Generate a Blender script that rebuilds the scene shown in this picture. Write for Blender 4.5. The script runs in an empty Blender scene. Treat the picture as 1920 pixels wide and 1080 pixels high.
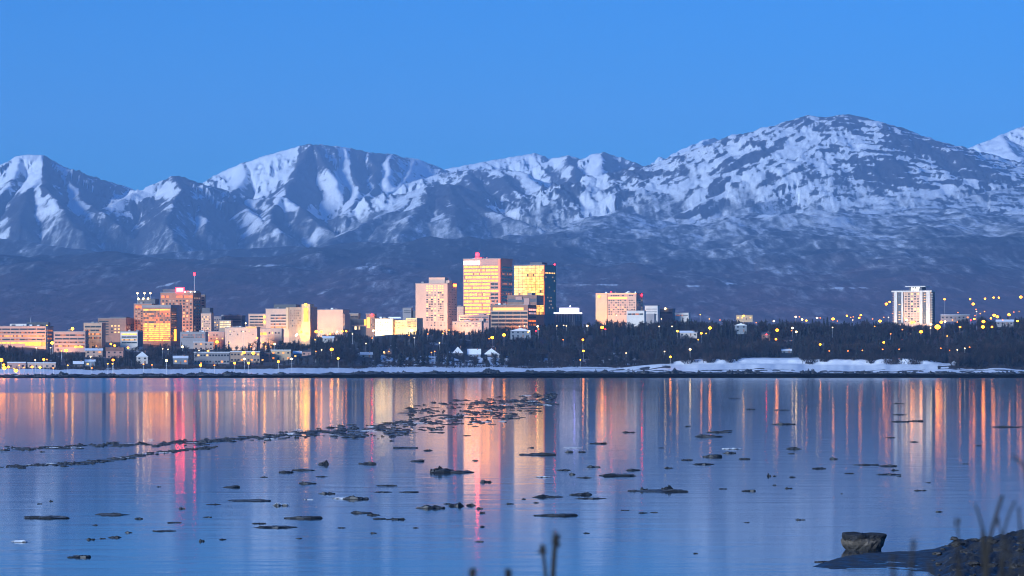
import bpy, bmesh, math, random
import numpy as np
from mathutils import Vector, Matrix

random.seed(7)
rng = np.random.default_rng(11)
scene = bpy.context.scene
COL = scene.collection

# ------------------------------------------------------------------ camera
P = 1.6e-4            # radians (tangent) per pixel of the 1920 wide photograph
HZ = 663.0            # image row of the true horizon
CH = 15.0             # camera height over the water

cam_d = bpy.data.cameras.new('camera')
cam = bpy.data.objects.new('camera', cam_d)
COL.objects.link(cam)
cam.location = (0, 0, CH)
cam.rotation_euler = (math.pi / 2, 0, 0)
cam_d.sensor_width = 36.0
cam_d.lens = 36.0 / (1920 * P)
cam_d.shift_y = (HZ - 540.0) / 1920.0
cam_d.clip_start = 0.5
cam_d.clip_end = 60000
cam_d.dof.use_dof = True
cam_d.dof.focus_distance = 2600
cam_d.dof.aperture_fstop = 6.3
scene.camera = cam

# ------------------------------------------------------------------ world, sun
SUN_EL, SUN_AZ = math.radians(10), math.radians(230)     # last light, behind the camera
world = bpy.data.worlds.new('World')
scene.world = world
world.use_nodes = True
wt = world.node_tree
wt.nodes.clear()
w_out = wt.nodes.new('ShaderNodeOutputWorld')
w_bg = wt.nodes.new('ShaderNodeBackground')
w_sky = wt.nodes.new('ShaderNodeTexSky')
w_sky.sky_type = 'NISHITA'
w_sky.sun_disc = False
w_sky.sun_elevation = SUN_EL
w_sky.sun_rotation = SUN_AZ
w_sky.altitude = 0
w_sky.air_density = 1.0
w_sky.dust_density = 0.2
w_sky.ozone_density = 6.0
w_tint = wt.nodes.new('ShaderNodeMix')
w_tint.data_type = 'RGBA'
w_tint.blend_type = 'MULTIPLY'
w_tint.inputs[0].default_value = 1.0
w_tint.inputs[7].default_value = (0.094, 0.595, 1.05, 1)      # the photograph's cold white balance
wt.links.new(w_sky.outputs[0], w_tint.inputs[6])
wt.links.new(w_tint.outputs[2], w_bg.inputs[0])
w_bg.inputs[1].default_value = 0.15
wt.links.new(w_bg.outputs[0], w_out.inputs[0])

sun_d = bpy.data.lights.new('sun', 'SUN')
sun = bpy.data.objects.new('sun', sun_d)
COL.objects.link(sun)
sun_d.energy = 4.7
sun_d.color = (0.72, 0.84, 1.0)
sun_d.angle = math.radians(14)
_az, _el = SUN_AZ, math.radians(13)
sdir = Vector((math.sin(_az) * math.cos(_el), math.cos(_az) * math.cos(_el), math.sin(_el)))
sun.rotation_euler = sdir.to_track_quat('Z', 'Y').to_euler()

vs = scene.view_settings
vs.view_transform = 'Standard'
vs.look = 'None'
vs.gamma = 1.0
vs.use_curve_mapping = False
vs.exposure = 0.36
scene.cycles.max_bounces = 6
scene.cycles.volume_bounces = 1
scene.cycles.use_denoising = True
scene.cycles.filter_width = 1.05
scene.cycles.sample_clamp_indirect = 20.0
scene.cycles.sample_clamp_direct = 40.0

# ------------------------------------------------------------------ helpers
def X(px, Y): return (px - 960.0) * P * Y
def Z(py, Y): return CH + (HZ - py) * P * Y

def tag(o, label=None, cat=None, group=None, kind=None):
    if label: o['label'] = label
    if cat: o['category'] = cat
    if group: o['group'] = group
    if kind: o['kind'] = kind
    return o

def empty(name, loc=(0, 0, 0), rz=0.0):
    o = bpy.data.objects.new(name, None)
    COL.objects.link(o)
    o.location = loc
    o.rotation_euler = (0, 0, rz)
    o.empty_display_size = 1
    return o

def link(name, me, mats=None, parent=None, loc=(0, 0, 0), rz=0.0):
    o = bpy.data.objects.new(name, me)
    COL.objects.link(o)
    if mats is not None and len(me.materials) == 0:
        me.materials.append(mats)
    o.parent = parent
    o.location = loc
    o.rotation_euler = (0, 0, rz)
    return o

class MB:
    """collects boxes, prisms and tubes into one mesh"""
    def __init__(self):
        self.v, self.f = [], []
    def box(self, x0, x1, y0, y1, z0, z1):
        n = len(self.v)
        self.v += [(x0, y0, z0), (x1, y0, z0), (x1, y1, z0), (x0, y1, z0), (x0, y0, z1), (x1, y0, z1), (x1, y1, z1), (x0, y1, z1)]
        self.f += [(n, n+3, n+2, n+1), (n+4, n+5, n+6, n+7), (n, n+1, n+5, n+4), (n+1, n+2, n+6, n+5), (n+2, n+3, n+7, n+6), (n+3, n, n+4, n+7)]
        return self
    def gable(self, x0, x1, y0, y1, z0, z1, axis='y', t=None):
        """ridge roof prism; axis = direction of the ridge"""
        n = len(self.v)
        if axis == 'y':
            xm = (x0 + x1) / 2
            self.v += [(x0, y0, z0), (x1, y0, z0), (xm, y0, z1), (x0, y1, z0), (x1, y1, z0), (xm, y1, z1)]
        else:
            ym = (y0 + y1) / 2
            self.v += [(x0, y1, z0), (x0, y0, z0), (x0, ym, z1), (x1, y1, z0), (x1, y0, z0), (x1, ym, z1)]
        self.f += [(n, n+1, n+2), (n+3, n+5, n+4), (n, n+3, n+4, n+1), (n+1, n+4, n+5, n+2), (n, n+2, n+5, n+3)]
        return self
    def tube(self, p0, p1, r0, r1=None, n=6, cap=True):
        r1 = r0 if r1 is None else r1
        p0, p1 = Vector(p0), Vector(p1)
        d = (p1 - p0).normalized()
        a = d.orthogonal().normalized(); b = d.cross(a)
        k = len(self.v)
        for p, r in ((p0, r0), (p1, r1)):
            for i in range(n):
                t = 2 * math.pi * i / n
                self.v.append(tuple(p + (a * math.cos(t) + b * math.sin(t)) * r))
        for i in range(n):
            j = (i + 1) % n
            self.f.append((k+i, k+j, k+n+j, k+n+i))
        if cap:
            self.f.append(tuple(k+i for i in reversed(range(n))))
            self.f.append(tuple(k+n+i for i in range(n)))
        return self
    def ball(self, c, rx, ry=None, rz=None, seg=8, rings=5):
        ry = rx if ry is None else ry; rz = rx if rz is None else rz
        k = len(self.v)
        self.v.append((c[0], c[1], c[2] - rz))
        for i in range(1, rings):
            a = -math.pi/2 + math.pi * i / rings
            for j in range(seg):
                t = 2*math.pi*j/seg
                self.v.append((c[0] + rx*math.cos(a)*math.cos(t), c[1] + ry*math.cos(a)*math.sin(t), c[2] + rz*math.sin(a)))
        self.v.append((c[0], c[1], c[2] + rz))
        top = len(self.v) - 1
        for j in range(seg):
            j2 = (j+1) % seg
            self.f.append((k, k+1+j2, k+1+j))
            for i in range(rings-2):
                a0 = k+1+i*seg
                self.f.append((a0+j, a0+j2, a0+seg+j2, a0+seg+j))
            a0 = k+1+(rings-2)*seg
            self.f.append((a0+j, a0+j2, top))
        return self
    def mesh(self, name):
        me = bpy.data.meshes.new(name)
        me.from_pydata(self.v, [], self.f)
        me.update()
        return me
    def build(self, name, mat, parent=None, loc=(0, 0, 0), rz=0.0, smooth=False):
        me = self.mesh(name)
        if smooth:
            me.shade_smooth()
        return link(name, me, mat, parent, loc, rz)

def arr_mesh(name, V, F, mat=None, smooth=False, attrs=None):
    """mesh from numpy arrays (F is n x 3 or n x 4)"""
    V = np.asarray(V, np.float32); F = np.asarray(F, np.int32)
    me = bpy.data.meshes.new(name)
    k = F.shape[1]
    me.vertices.add(len(V)); me.vertices.foreach_set('co', V.ravel())
    me.loops.add(F.size); me.loops.foreach_set('vertex_index', F.ravel())
    me.polygons.add(len(F))
    me.polygons.foreach_set('loop_start', np.arange(0, F.size, k, dtype=np.int32))
    me.polygons.foreach_set('loop_total', np.full(len(F), k, np.int32))
    if smooth:
        me.polygons.foreach_set('use_smooth', np.ones(len(F), bool))
    me.update(calc_edges=True)
    for an, av in (attrs or {}).items():
        a = me.attributes.new(an, 'FLOAT', 'POINT')
        a.data.foreach_set('value', np.asarray(av, np.float32).ravel())
    if mat: me.materials.append(mat)
    return me

def grid_faces(nr, nc):
    i = np.arange(nr - 1)[:, None] * nc + np.arange(nc - 1)[None, :]
    return np.stack([i, i + 1, i + nc + 1, i + nc], -1).reshape(-1, 4)

# numpy gradient noise
_perm = rng.permutation(512)
_perm = np.concatenate([_perm, _perm, _perm])
_ang = rng.random(512) * 2 * np.pi
_gx, _gy = np.cos(_ang), np.sin(_ang)
def perlin(x, y):
    xi = np.floor(x).astype(np.int64); yi = np.floor(y).astype(np.int64)
    xf = x - xi; yf = y - yi
    u = xf*xf*xf*(xf*(xf*6-15)+10); v = yf*yf*yf*(yf*(yf*6-15)+10)
    xi &= 511; yi &= 511
    def g(a, b, dx, dy):
        h = _perm[_perm[a & 511] + (b & 511)] & 511
        return _gx[h]*dx + _gy[h]*dy
    n00 = g(xi, yi, xf, yf); n10 = g(xi+1, yi, xf-1, yf)
    n01 = g(xi, yi+1, xf, yf-1); n11 = g(xi+1, yi+1, xf-1, yf-1)
    return (n00*(1-u)+n10*u)*(1-v) + (n01*(1-u)+n11*u)*v
def fbm(x, y, o=5, gain=0.5):
    s = 0; a = 1
    for _ in range(o):
        s = s + a*perlin(x, y); x = x*2.03+17.1; y = y*2.03+9.7; a *= gain
    return s
def ridged(x, y, o=5, gain=0.5):
    s = 0; a = 1
    for _ in range(o):
        s = s + a*(1-2*np.abs(perlin(x, y))); x = x*2.07+5.1; y = y*2.07+3.7; a *= gain
    return s
def sstep(a, b, x):
    t = np.clip((x-a)/(b-a), 0, 1); return t*t*(3-2*t)

# ------------------------------------------------------------------ materials
class NT:
    """tiny node helper"""
    def __init__(self, mat):
        self.m = mat; mat.use_nodes = True
        self.t = mat.node_tree
        self.b = self.t.nodes.get('Principled BSDF')
        self.out = self.t.nodes.get('Material Output')
    def n(self, kind, **kw):
        o = self.t.nodes.new(kind)
        for k, v in kw.items(): setattr(o, k, v)
        return o
    def l(self, a, b): self.t.links.new(a, b)
    def noise(self, scale, detail=4, rough=0.55, vec=None):
        o = self.n('ShaderNodeTexNoise')
        o.inputs['Scale'].default_value = scale; o.inputs['Detail'].default_value = detail; o.inputs['Roughness'].default_value = rough
        if vec is not None: self.l(vec, o.inputs['Vector'])
        return o
    def ramp(self, fac, stops):
        o = self.n('ShaderNodeValToRGB')
        e = o.color_ramp.elements
        while len(e) > 1: e.remove(e[0])
        e[0].position = stops[0][0]; e[0].color = (*stops[0][1], 1)
        for p, c in stops[1:]:
            q = e.new(p); q.color = (*c, 1)
        self.l(fac, o.inputs[0])
        return o
    def math(self, op, a, b=None, clamp=False):
        o = self.n('ShaderNodeMath', operation=op); o.use_clamp = clamp
        for i, s in enumerate((a, b)):
            if s is None: continue
            if isinstance(s, (int, float)): o.inputs[i].default_value = s
            else: self.l(s, o.inputs[i])
        return o.outputs[0]
    def mix(self, fac, a, b, blend='MIX'):
        o = self.n('ShaderNodeMix', data_type='RGBA', blend_type=blend)
        for i, s in ((0, fac), (6, a), (7, b)):
            if isinstance(s, (int, float)): o.inputs[i].default_value = s
            elif isinstance(s, tuple): o.inputs[i].default_value = (*s, 1)
            else: self.l(s, o.inputs[i])
        return o.outputs[2]

def new_mat(name): return NT(bpy.data.materials.new(name))

def plain(name, col, rough=0.75, var=0.12, scale=0.6, metal=0.0):
    """a painted / concrete / brick like surface with slight weathering"""
    m = new_mat(name)
    tc = m.n('ShaderNodeTexCoord')
    nz = m.noise(scale, 5, 0.6, tc.outputs['Object'])
    lo = tuple(c * (1 - var) for c in col); hi = tuple(min(1, c * (1 + var)) for c in col)
    r = m.ramp(nz.outputs[0], [(0.3, lo), (0.7, hi)])
    oi = m.n('ShaderNodeObjectInfo')
    k = m.math('MULTIPLY_ADD', oi.outputs['Random'], 0.12); k.node.inputs[2].default_value = 0.94
    c = m.mix(1.0, r.outputs[0], k, 'MULTIPLY')
    m.l(c, m.b.inputs['Base Color'])
    m.b.inputs['Roughness'].default_value = rough
    m.b.inputs['Metallic'].default_value = metal
    return m.m

def emitter(name, col, strength, sampling='FRONT'):
    m = new_mat(name)
    m.b.inputs['Base Color'].default_value = (0.08, 0.08, 0.08, 1)
    m.b.inputs['Emission Color'].default_value = (*col, 1)
    m.b.inputs['Emission Strength'].default_value = strength
    m.m.cycles.emission_sampling = sampling
    return m.m

def lit_glass(name, col, strength, cell=(1.6, 3.4), dark=0.25, off=0.12):
    """window glass over a lit interior: each bay between mullions has its own brightness, some are off"""
    m = new_mat(name)
    tc = m.n('ShaderNodeTexCoord')
    sp = m.n('ShaderNodeSeparateXYZ'); m.l(tc.outputs['Object'], sp.inputs[0])
    oi = m.n('ShaderNodeObjectInfo')
    sx = m.math('ADD', sp.outputs[0], sp.outputs[1])
    ix = m.math('FLOOR', m.math('DIVIDE', sx, cell[0]))
    iz = m.math('FLOOR', m.math('DIVIDE', sp.outputs[2], cell[1]))
    cb = m.n('ShaderNodeCombineXYZ'); m.l(ix, cb.inputs[0]); m.l(iz, cb.inputs[1]); m.l(m.math('MULTIPLY', oi.outputs['Random'], 91.7), cb.inputs[2])
    wn = m.n('ShaderNodeTexWhiteNoise', noise_dimensions='3D'); m.l(cb.outputs[0], wn.inputs[0])
    r = m.ramp(wn.outputs[0], [(0.0, (dark*0.3,)*3), (off, (dark,)*3), (off + 0.08, (0.6,)*3), (0.8, (1.0,)*3), (1.0, (1.5,)*3)])
    c = m.mix(1.0, r.outputs[0], col, 'MULTIPLY')
    m.b.inputs['Base Color'].default_value = (0.03, 0.035, 0.04, 1)
    m.b.inputs['Roughness'].default_value = 0.15
    m.l(c, m.b.inputs['Emission Color'])
    m.b.inputs['Emission Strength'].default_value = strength
    m.m.cycles.emission_sampling = 'NONE'
    return m.m

# ------------------------------------------------------------------ the air
hz = new_mat('haze_air')
hz.t.nodes.remove(hz.b)
pv = hz.n('ShaderNodeVolumePrincipled')
pv.inputs['Color'].default_value = (0.34, 0.60, 1.0, 1)
pv.inputs['Density'].default_value = 3.8e-5
pv.inputs['Anisotropy'].default_value = 0.0
hz.l(pv.outputs[0], hz.out.inputs['Volume'])
hb = MB().box(-7000, 7000, -400, 28000, -2.0, 2020).build('haze', hz.m)
tag(hb, kind='stuff')
# ------------------------------------------------------------------ water
m = new_mat('calm_water')
m.b.inputs['Base Color'].default_value = (0.012, 0.03, 0.05, 1)
m.b.inputs['IOR'].default_value = 1.33
geo = m.n('ShaderNodeNewGeometry')
mp = m.n('ShaderNodeMapping'); mp.inputs['Scale'].default_value = (0.10, 0.35, 1)
m.l(geo.outputs['Position'], mp.inputs[0])
n1 = m.noise(1.0, 3, 0.6, mp.outputs[0])
mp2 = m.n('ShaderNodeMapping'); mp2.inputs['Scale'].default_value = (0.0013, 0.006, 1)
m.l(geo.outputs['Position'], mp2.inputs[0])
n2 = m.noise(1.0, 3, 0.5, mp2.outputs[0])
bp = m.n('ShaderNodeBump'); bp.inputs['Strength'].default_value = 1.0; bp.inputs['Distance'].default_value = 0.016
m.l(n1.outputs[0], bp.inputs['Height'])
mp3 = m.n('ShaderNodeMapping'); mp3.inputs['Scale'].default_value = (0.028, 0.13, 1)
m.l(geo.outputs['Position'], mp3.inputs[0])
n3_ = m.noise(1.0, 2, 0.5, mp3.outputs[0])
bp3 = m.n('ShaderNodeBump'); bp3.inputs['Strength'].default_value = 1.0; bp3.inputs['Distance'].default_value = 0.03
m.l(n3_.outputs[0], bp3.inputs['Height']); m.l(bp.outputs[0], bp3.inputs['Normal'])
m.l(bp3.outputs[0], m.b.inputs['Normal'])
# a breeze near the far left shore roughens the surface
sp = m.n('ShaderNodeSeparateXYZ'); m.l(geo.outputs['Position'], sp.inputs[0])
wob = m.math('MULTIPLY', m.math('SUBTRACT', n2.outputs[0], 0.5), 260.0)
fy = m.n('ShaderNodeMapRange'); fy.interpolation_type = 'SMOOTHSTEP'
fy.inputs['From Min'].default_value = 1230; fy.inputs['From Max'].default_value = 1340
m.l(m.math('ADD', sp.outputs[1], wob), fy.inputs[0])
fx = m.n('ShaderNodeMapRange'); fx.interpolation_type = 'SMOOTHSTEP'
fx.inputs['From Min'].default_value = -60; fx.inputs['From Max'].default_value = -190
m.l(m.math('ADD', sp.outputs[0], wob), fx.inputs[0])
patch = m.math('MULTIPLY', fy.outputs[0], fx.outputs[0])
rr = m.math('MULTIPLY_ADD', n2.outputs[0], 0.04); rr.node.inputs[2].default_value = 0.052
rg = m.math('ADD', rr, m.math('MULTIPLY', patch, 0.08))
m.l(rg, m.b.inputs['Roughness'])
WATER_MAT = m.m
ys = np.concatenate([np.linspace(-60, 400, 24), np.linspace(450, 3200, 30)])
xs = np.linspace(-2500, 2500, 60)
XX, YY = np.meshgrid(xs, ys)
V = np.stack([XX, YY, np.zeros_like(XX)], -1).reshape(-1, 3)
w = link('water', arr_mesh('water', V, grid_faces(len(ys), len(xs)), WATER_MAT))
tag(w, kind='structure')

# ------------------------------------------------------------------ near land of the far shore
def interp(x, pts):
    a = np.array(pts, float)
    return np.interp(x, a[:, 0], a[:, 1])

SHORE = [(-400, 2160), (0, 2180), (300, 2230), (560, 2330), (700, 2450), (1000, 2560), (1300, 2500), (1600, 2480), (1760, 2440), (1920, 2460), (2300, 2480)]
def land_h(px, Y):
    """ground height of the city side at bearing px (photo column) and distance Y, in metres"""
    px = np.asarray(px, float); Y = np.asarray(Y, float)
    x = X(px, Y)
    n = fbm(x/90.0, Y/90.0, 4)
    ys = interp(px, SHORE) + 14*fbm(px/60.0, px*0+3.3, 3) + 5*fbm(px/9.0, px*0+8.3, 2)*(1 - .8*sstep(1060, 1260, px))
    t = Y - ys
    # tidal edge and snow flat
    z = np.where(t < 0, t*0.03, 0)
    z = z + 0.9*sstep(0, 12, t) + 3.6*sstep(8, 200, t)
    # left: long gentle slope; right: bluff
    left = 1 - sstep(480, 760, px)
    zl = 30*sstep(210, 1250, t)**0.95
    zr = 27*sstep(190, 470, t)
    z = z + left*zl + (1-left)*zr
    # snow bluff on the right, set in front of the wood
    bl = sstep(1225, 1300, px)*(1-sstep(1700, 1800, px))
    bt = 96 + 16*fbm(px/110.0, px*0+1.3, 2)
    fl = sstep(1060, 1260, px)
    z = np.maximum(z, fl*(2.6*sstep(20, 60, t) + 4.2*sstep(50, 100, t)))
    tb = Y - interp(px, SHORE)
    z = z + bl*((3.6 + 1.0*fbm(x/40.0, tb/14.0, 3))*sstep(bt, bt+11 + 9*sstep(-.3, .4, fbm(px/45.0, px*0+6.1, 2)), tb) + 0.012*np.clip(t-bt, 0, 200))*(1 - sstep(190, 330, t))
    # low hummock of wood running out to the water at the far right
    hm = sstep(1775, 1810, px)*(1-sstep(1905, 1990, px))
    z = z + hm*7*sstep(70, 150, t)*(1-0.4*sstep(160, 400, t))
    amp = sstep(15, 120, t)*0.35 + sstep(200, 500, t)*1.6
    return z + n*amp

pxs = np.linspace(-330, 2250, 900)
yr = np.concatenate([np.linspace(2050, 2900, 230), np.linspace(2910, 3700, 80), np.linspace(3750, 7600, 40)])
PX, YY = np.meshgrid(pxs, yr)
ZZ = land_h(PX, YY)
XX = X(PX, YY)
ysh = interp(PX, SHORE)
tt = YY - ysh
snow = sstep(6, 16, tt - 6*fbm(PX/15.0, YY/14.0, 3))
# bare strips along the flat where wrack and mud show
strip = sstep(0.12, 0.34, fbm(XX/160.0, YY/9.0, 3)) * sstep(14, 30, tt) * (1 - sstep(120, 180, tt))
for c0, w0 in ((24, 6), (46, 6), (76, 10)):
    ln_ = np.exp(-((tt - c0 - 9*fbm(PX/50.0 + c0, PX*0 + 1.7, 3))/w0)**2)*sstep(-.25, .1, fbm(PX/24.0 + c0, PX*0 + 5.1, 3))
    snow = snow*(1 - .9*ln_*sstep(950, 1200, PX))
snow = snow * (1 - 0.8*strip*sstep(900, 1250, PX)) * (1 - 0.35*strip)
patchy = sstep(-0.15, 0.3, fbm(XX/28.0+4, YY/28.0, 4))
patchy = sstep(0.2, 0.5, fbm(XX/28.0+4, YY/28.0, 4))
snow = snow * (1 - sstep(150, 230, tt)*(1-0.45*patchy))
mid_ = sstep(680, 720, PX)*(1-sstep(1180, 1250, PX))*sstep(130, 150, tt)*(1-sstep(270, 330, tt))
snow = np.maximum(snow, mid_*sstep(-.12, .12, fbm(XX/22.0+8, YY/26.0, 4))*(.55 + .45*(1-sstep(930, 1000, PX))))
blm = sstep(1225, 1300, PX)*(1-sstep(1700, 1800, PX))
brush = sstep(0.05, 0.25, fbm(PX/26.0+9, YY/30.0, 3)) * (1 - np.exp(-((PX-1440)/95.0)**4))
snow = np.where((blm > 0.4) & (tt > 60) & (tt < 165), np.clip(1 - 0.85*brush*sstep(95, 118, tt), 0, 1), snow)
hmm = sstep(1775, 1810, PX)*(1-sstep(1905, 1990, PX))
snow = snow*(1-hmm*sstep(60, 90, tt))
mg = new_mat('shore_ground')
at = mg.n('ShaderNodeAttribute'); at.attribute_name = 'snow'
gp = mg.n('ShaderNodeNewGeometry')
nz = mg.noise(0.35, 5, 0.65, gp.outputs['Position'])
f = mg.math('ADD', at.outputs['Fac'], mg.math('MULTIPLY', mg.math('SUBTRACT', nz.outputs[0], 0.5), 0.9))
mud = mg.ramp(nz.outputs[0], [(0.35, (0.012, 0.011, 0.011)), (0.65, (0.05, 0.042, 0.036))])
sn = mg.ramp(nz.outputs[0], [(0.3, (0.66, 0.7, 0.74)), (0.6, (0.82, 0.84, 0.86))])
fr = mg.ramp(f, [(0.38, (0, 0, 0)), (0.6, (1, 1, 1))])
mg.l(mg.mix(fr.outputs[0], mud.outputs[0], sn.outputs[0]), mg.b.inputs['Base Color'])
mg.b.inputs['Roughness'].default_value = 0.85
V = np.stack([XX, YY, ZZ], -1).reshape(-1, 3)
g = link('ground', arr_mesh('ground', V, grid_faces(len(yr), len(pxs)), mg.m, True, {'snow': snow}))
tag(g, kind='structure')

# ------------------------------------------------------------------ mountains
# ridge lines: (photo column, photo row, distance in km) points joined, then side slope
RID = []
def R(s, *pts): RID.append((s, pts))
# far left peak
R(.62, (-120,345,20.5), (0,318,20.3), (38,293,20.1), (80,291,20), (112,310,20.3), (150,324,20.6), (195,338,21), (240,352,21.6), (300,375,22.2))
R(.95, (80,291,20), (74,330,19.2), (88,362,18.6), (118,400,18), (150,440,17.3), (165,470,16.8))
R(.85, (150,324,20.6), (150,360,19.6), (190,400,18.6), (225,430,17.8))
R(.85, (38,293,20.1), (10,350,19.2), (-20,400,18.4))
R(.9, (74,330,19.2), (45,372,18.6), (35,420,17.8))
R(.8, (112,310,20.3), (130,345,19.4), (165,385,18.6), (190,402,18.2))
# knoll left of centre
R(.62, (170,412,18.4), (200,388,18.8), (250,362,19.1), (300,342,19.3), (325,328,19.4), (345,331,19.5), (372,345,19.8), (400,352,20.2), (450,366,20.2))
R(.85, (325,328,19.4), (345,352,18.9), (318,385,18.2), (312,425,17.4), (330,455,16.9))
R(.85, (372,345,19.8), (375,385,18.7), (390,430,17.7))
R(.85, (430,360,20.2), (470,400,18.8), (520,430,18))
R(.8, (470,375,19.7), (520,370,19.3), (560,388,18.8), (600,420,18.1), (640,448,17.4))
R(.85, (520,370,19.3), (505,400,18.6), (530,440,17.6))
# central massif
R(.75, (360,362,23.2), (385,342,23), (420,322,22.8), (465,303,22.5), (510,288,22.3), (545,277,22.1), (577,269,22), (608,271,22.1), (645,276,22.3), (690,286,22.4), (735,288,22.6), (780,298,22.8), (830,314,23.2), (880,334,23.7))
R(.95, (577,269,22), (563,300,21.5), (545,335,20.9), (528,365,20.4), (515,385,20))
R(1.1, (583,270,22), (600,300,21.6), (622,338,21), (628,352,20.8))
R(.9, (645,276,22.3), (655,310,21.7), (668,350,21), (668,392,20.3), (690,420,19.6))
R(.9, (690,286,22.4), (705,315,21.9), (700,352,21.2), (672,378,20.6))
R(.85, (780,298,22.8), (775,322,22.2), (745,352,21.3), (705,372,20.8), (675,384,20.5))
R(.9, (465,303,22.5), (455,335,21.8), (440,362,21.2))
R(.9, (735,288,22.6), (732,315,22), (725,345,21.3))
# the low dark topped hill in the middle
R(.55, (610,455,16.4), (650,436,16.9), (700,412,17.4), (745,388,17.8), (780,362,18.2), (800,346,18.4), (838,343,18.4), (865,362,18.1), (905,392,17.6), (960,410,17.1), (1010,428,16.6))
R(.5, (800,346,18.4), (790,385,17.6), (765,420,16.8), (740,445,16.2))
R(.5, (838,343,18.4), (850,390,17.4), (860,430,16.5))
# range to the right of it
R(.62, (800,335,20.6), (832,322,20.5), (870,318,20.4), (930,316,20.3), (975,322,20.1), (1010,345,19.6), (1050,368,19), (1090,392,18.4), (1130,415,17.6))
R(.7, (870,318,20.4), (895,350,19.6), (935,378,18.9), (990,402,18.1))
R(.7, (930,316,20.3), (960,350,19.5), (1010,380,18.8), (1060,402,18.2))
# mid peaks
R(.7, (960,345,22.4), (1000,312,22.1), (1035,296,22), (1070,291,21.9), (1095,299,21.9), (1120,290,21.8), (1137,285,21.7), (1160,292,21.7), (1195,303,21.6), (1240,318,21.6), (1280,335,21.6))
R(.85, (1137,285,21.7), (1122,315,21.1), (1128,350,20.3), (1105,385,19.3))
R(.85, (1070,291,21.9), (1078,325,21.1), (1094,358,20.2), (1080,385,19.4))
R(.85, (1195,303,21.6), (1190,335,20.8), (1175,370,19.8))
# far snows
R(.7, (820,322,26), (870,309,26), (930,300,26), (975,292,26), (1002,285,26), (1020,296,26), (1060,312,26))
R(.7, (1225,310,26.6), (1241,302,26.6), (1284,278,26.6), (1322,260,26.6), (1340,258,26.6), (1366,267,26.6), (1420,285,26.6))
R(.8, (1322,260,26.6), (1312,290,25.9))
R(.6, (1760,300,25.5), (1830,270,25.5), (1880,250,25.5), (1935,228,25.5), (2050,190,25.5), (2250,240,25.5))
R(.6, (1880,250,25.5), (1905,290,24.4), (1930,320,23.6))
# the broad dome on the right
R(.34, (1060,430,17), (1120,395,17.5), (1180,365,17.9), (1240,335,18.3), (1290,308,18.5), (1345,284,18.6), (1400,264,18.6), (1450,247,18.5), (1490,234,18.4), (1522,218,18.3), (1545,221,18.3), (1590,215,18.2), (1625,226,18.3), (1680,250,18.5), (1740,267,18.7), (1800,283,18.9), (1850,303,19), (1900,335,19.1), (1960,350,19.3), (2100,345,19.5))
R(.45, (1522,218,18.3), (1470,262,17.9), (1420,310,17.5), (1370,350,17.1), (1310,385,16.6))
R(.42, (1590,215,18.2), (1600,250,17.9), (1575,285,17.6), (1520,325,17.2), (1470,360,16.8), (1400,390,16.3))
R(.42, (1585,303,17.5), (1630,297,17.5), (1680,312,17.4), (1730,335,17.2), (1790,352,17))
R(.4, (1740,267,18.7), (1770,300,18.3), (1830,335,17.7), (1900,352,17.3))
R(.3, (2080,330,17.2), (1920,345,16.9), (1850,358,16.7), (1770,378,16.4), (1690,392,16.1), (1600,400,15.8), (1500,408,15.5))
R(.3, (1240,335,18.3), (1200,380,17.2), (1120,425,16), (1020,455,15), (910,474,14))
R(.22, (1180,405,16.4), (1060,448,14.8), (960,480,13.4))
# foothills
R(.2, (-200,440,16), (0,446,15.6), (150,470,15), (260,478,14.6), (400,468,15), (560,460,15.4))
R(.16, (560,474,13.6), (680,455,14), (800,452,14), (900,474,13.4))
R(.12, (250,510,11.6), (420,495,12), (600,500,12), (760,520,11.4))
R(.2, (1500,408,15.5), (1400,425,15), (1280,440,14.6), (1180,455,14.2))
R(.14, (2200,430,14), (1920,440,13.4), (1750,455,13), (1500,470,12.6), (1300,490,12))

npx, nyr = 1200, 640
pxs = np.linspace(-160, 2080, npx)
yr = 7400 + (27500-7400)*np.linspace(0, 1, nyr)
PX, YY = np.meshgrid(pxs, yr)
XX = X(PX, YY)
wx = 55*fbm(XX/900.0, YY/900.0, 4); wy = 150*fbm(XX/900.0+40, YY/900.0+11, 4)
wsc = sstep(7400, 11000, YY)
xw = (XX + wx*wsc).astype(np.float32); yw = (YY + wy*wsc).astype(np.float32)
base = np.interp(YY, [6000, 7400, 9000, 12000, 15000, 17500, 28000], [22, 22, 120, 300, 500, 600, 620])
base = base + 26*fbm(XX/1100.0+3, YY/1100.0, 4)*sstep(7600, 11000, YY)
base = base - 150*(1-sstep(480, 760, PX))*sstep(12000, 15500, YY) - 60*sstep(560, 760, PX)*(1-sstep(900, 1100, PX))*sstep(13000, 15500, YY)
spur = ridged(XX/1500.0+2, YY/5200.0, 4) - .7
base = base + (70*spur + 16*(ridged(XX/420.0, YY/1900.0, 3) - .7))*sstep(8200, 12500, YY)*(1 - .5*sstep(16500, 19000, YY))
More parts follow.
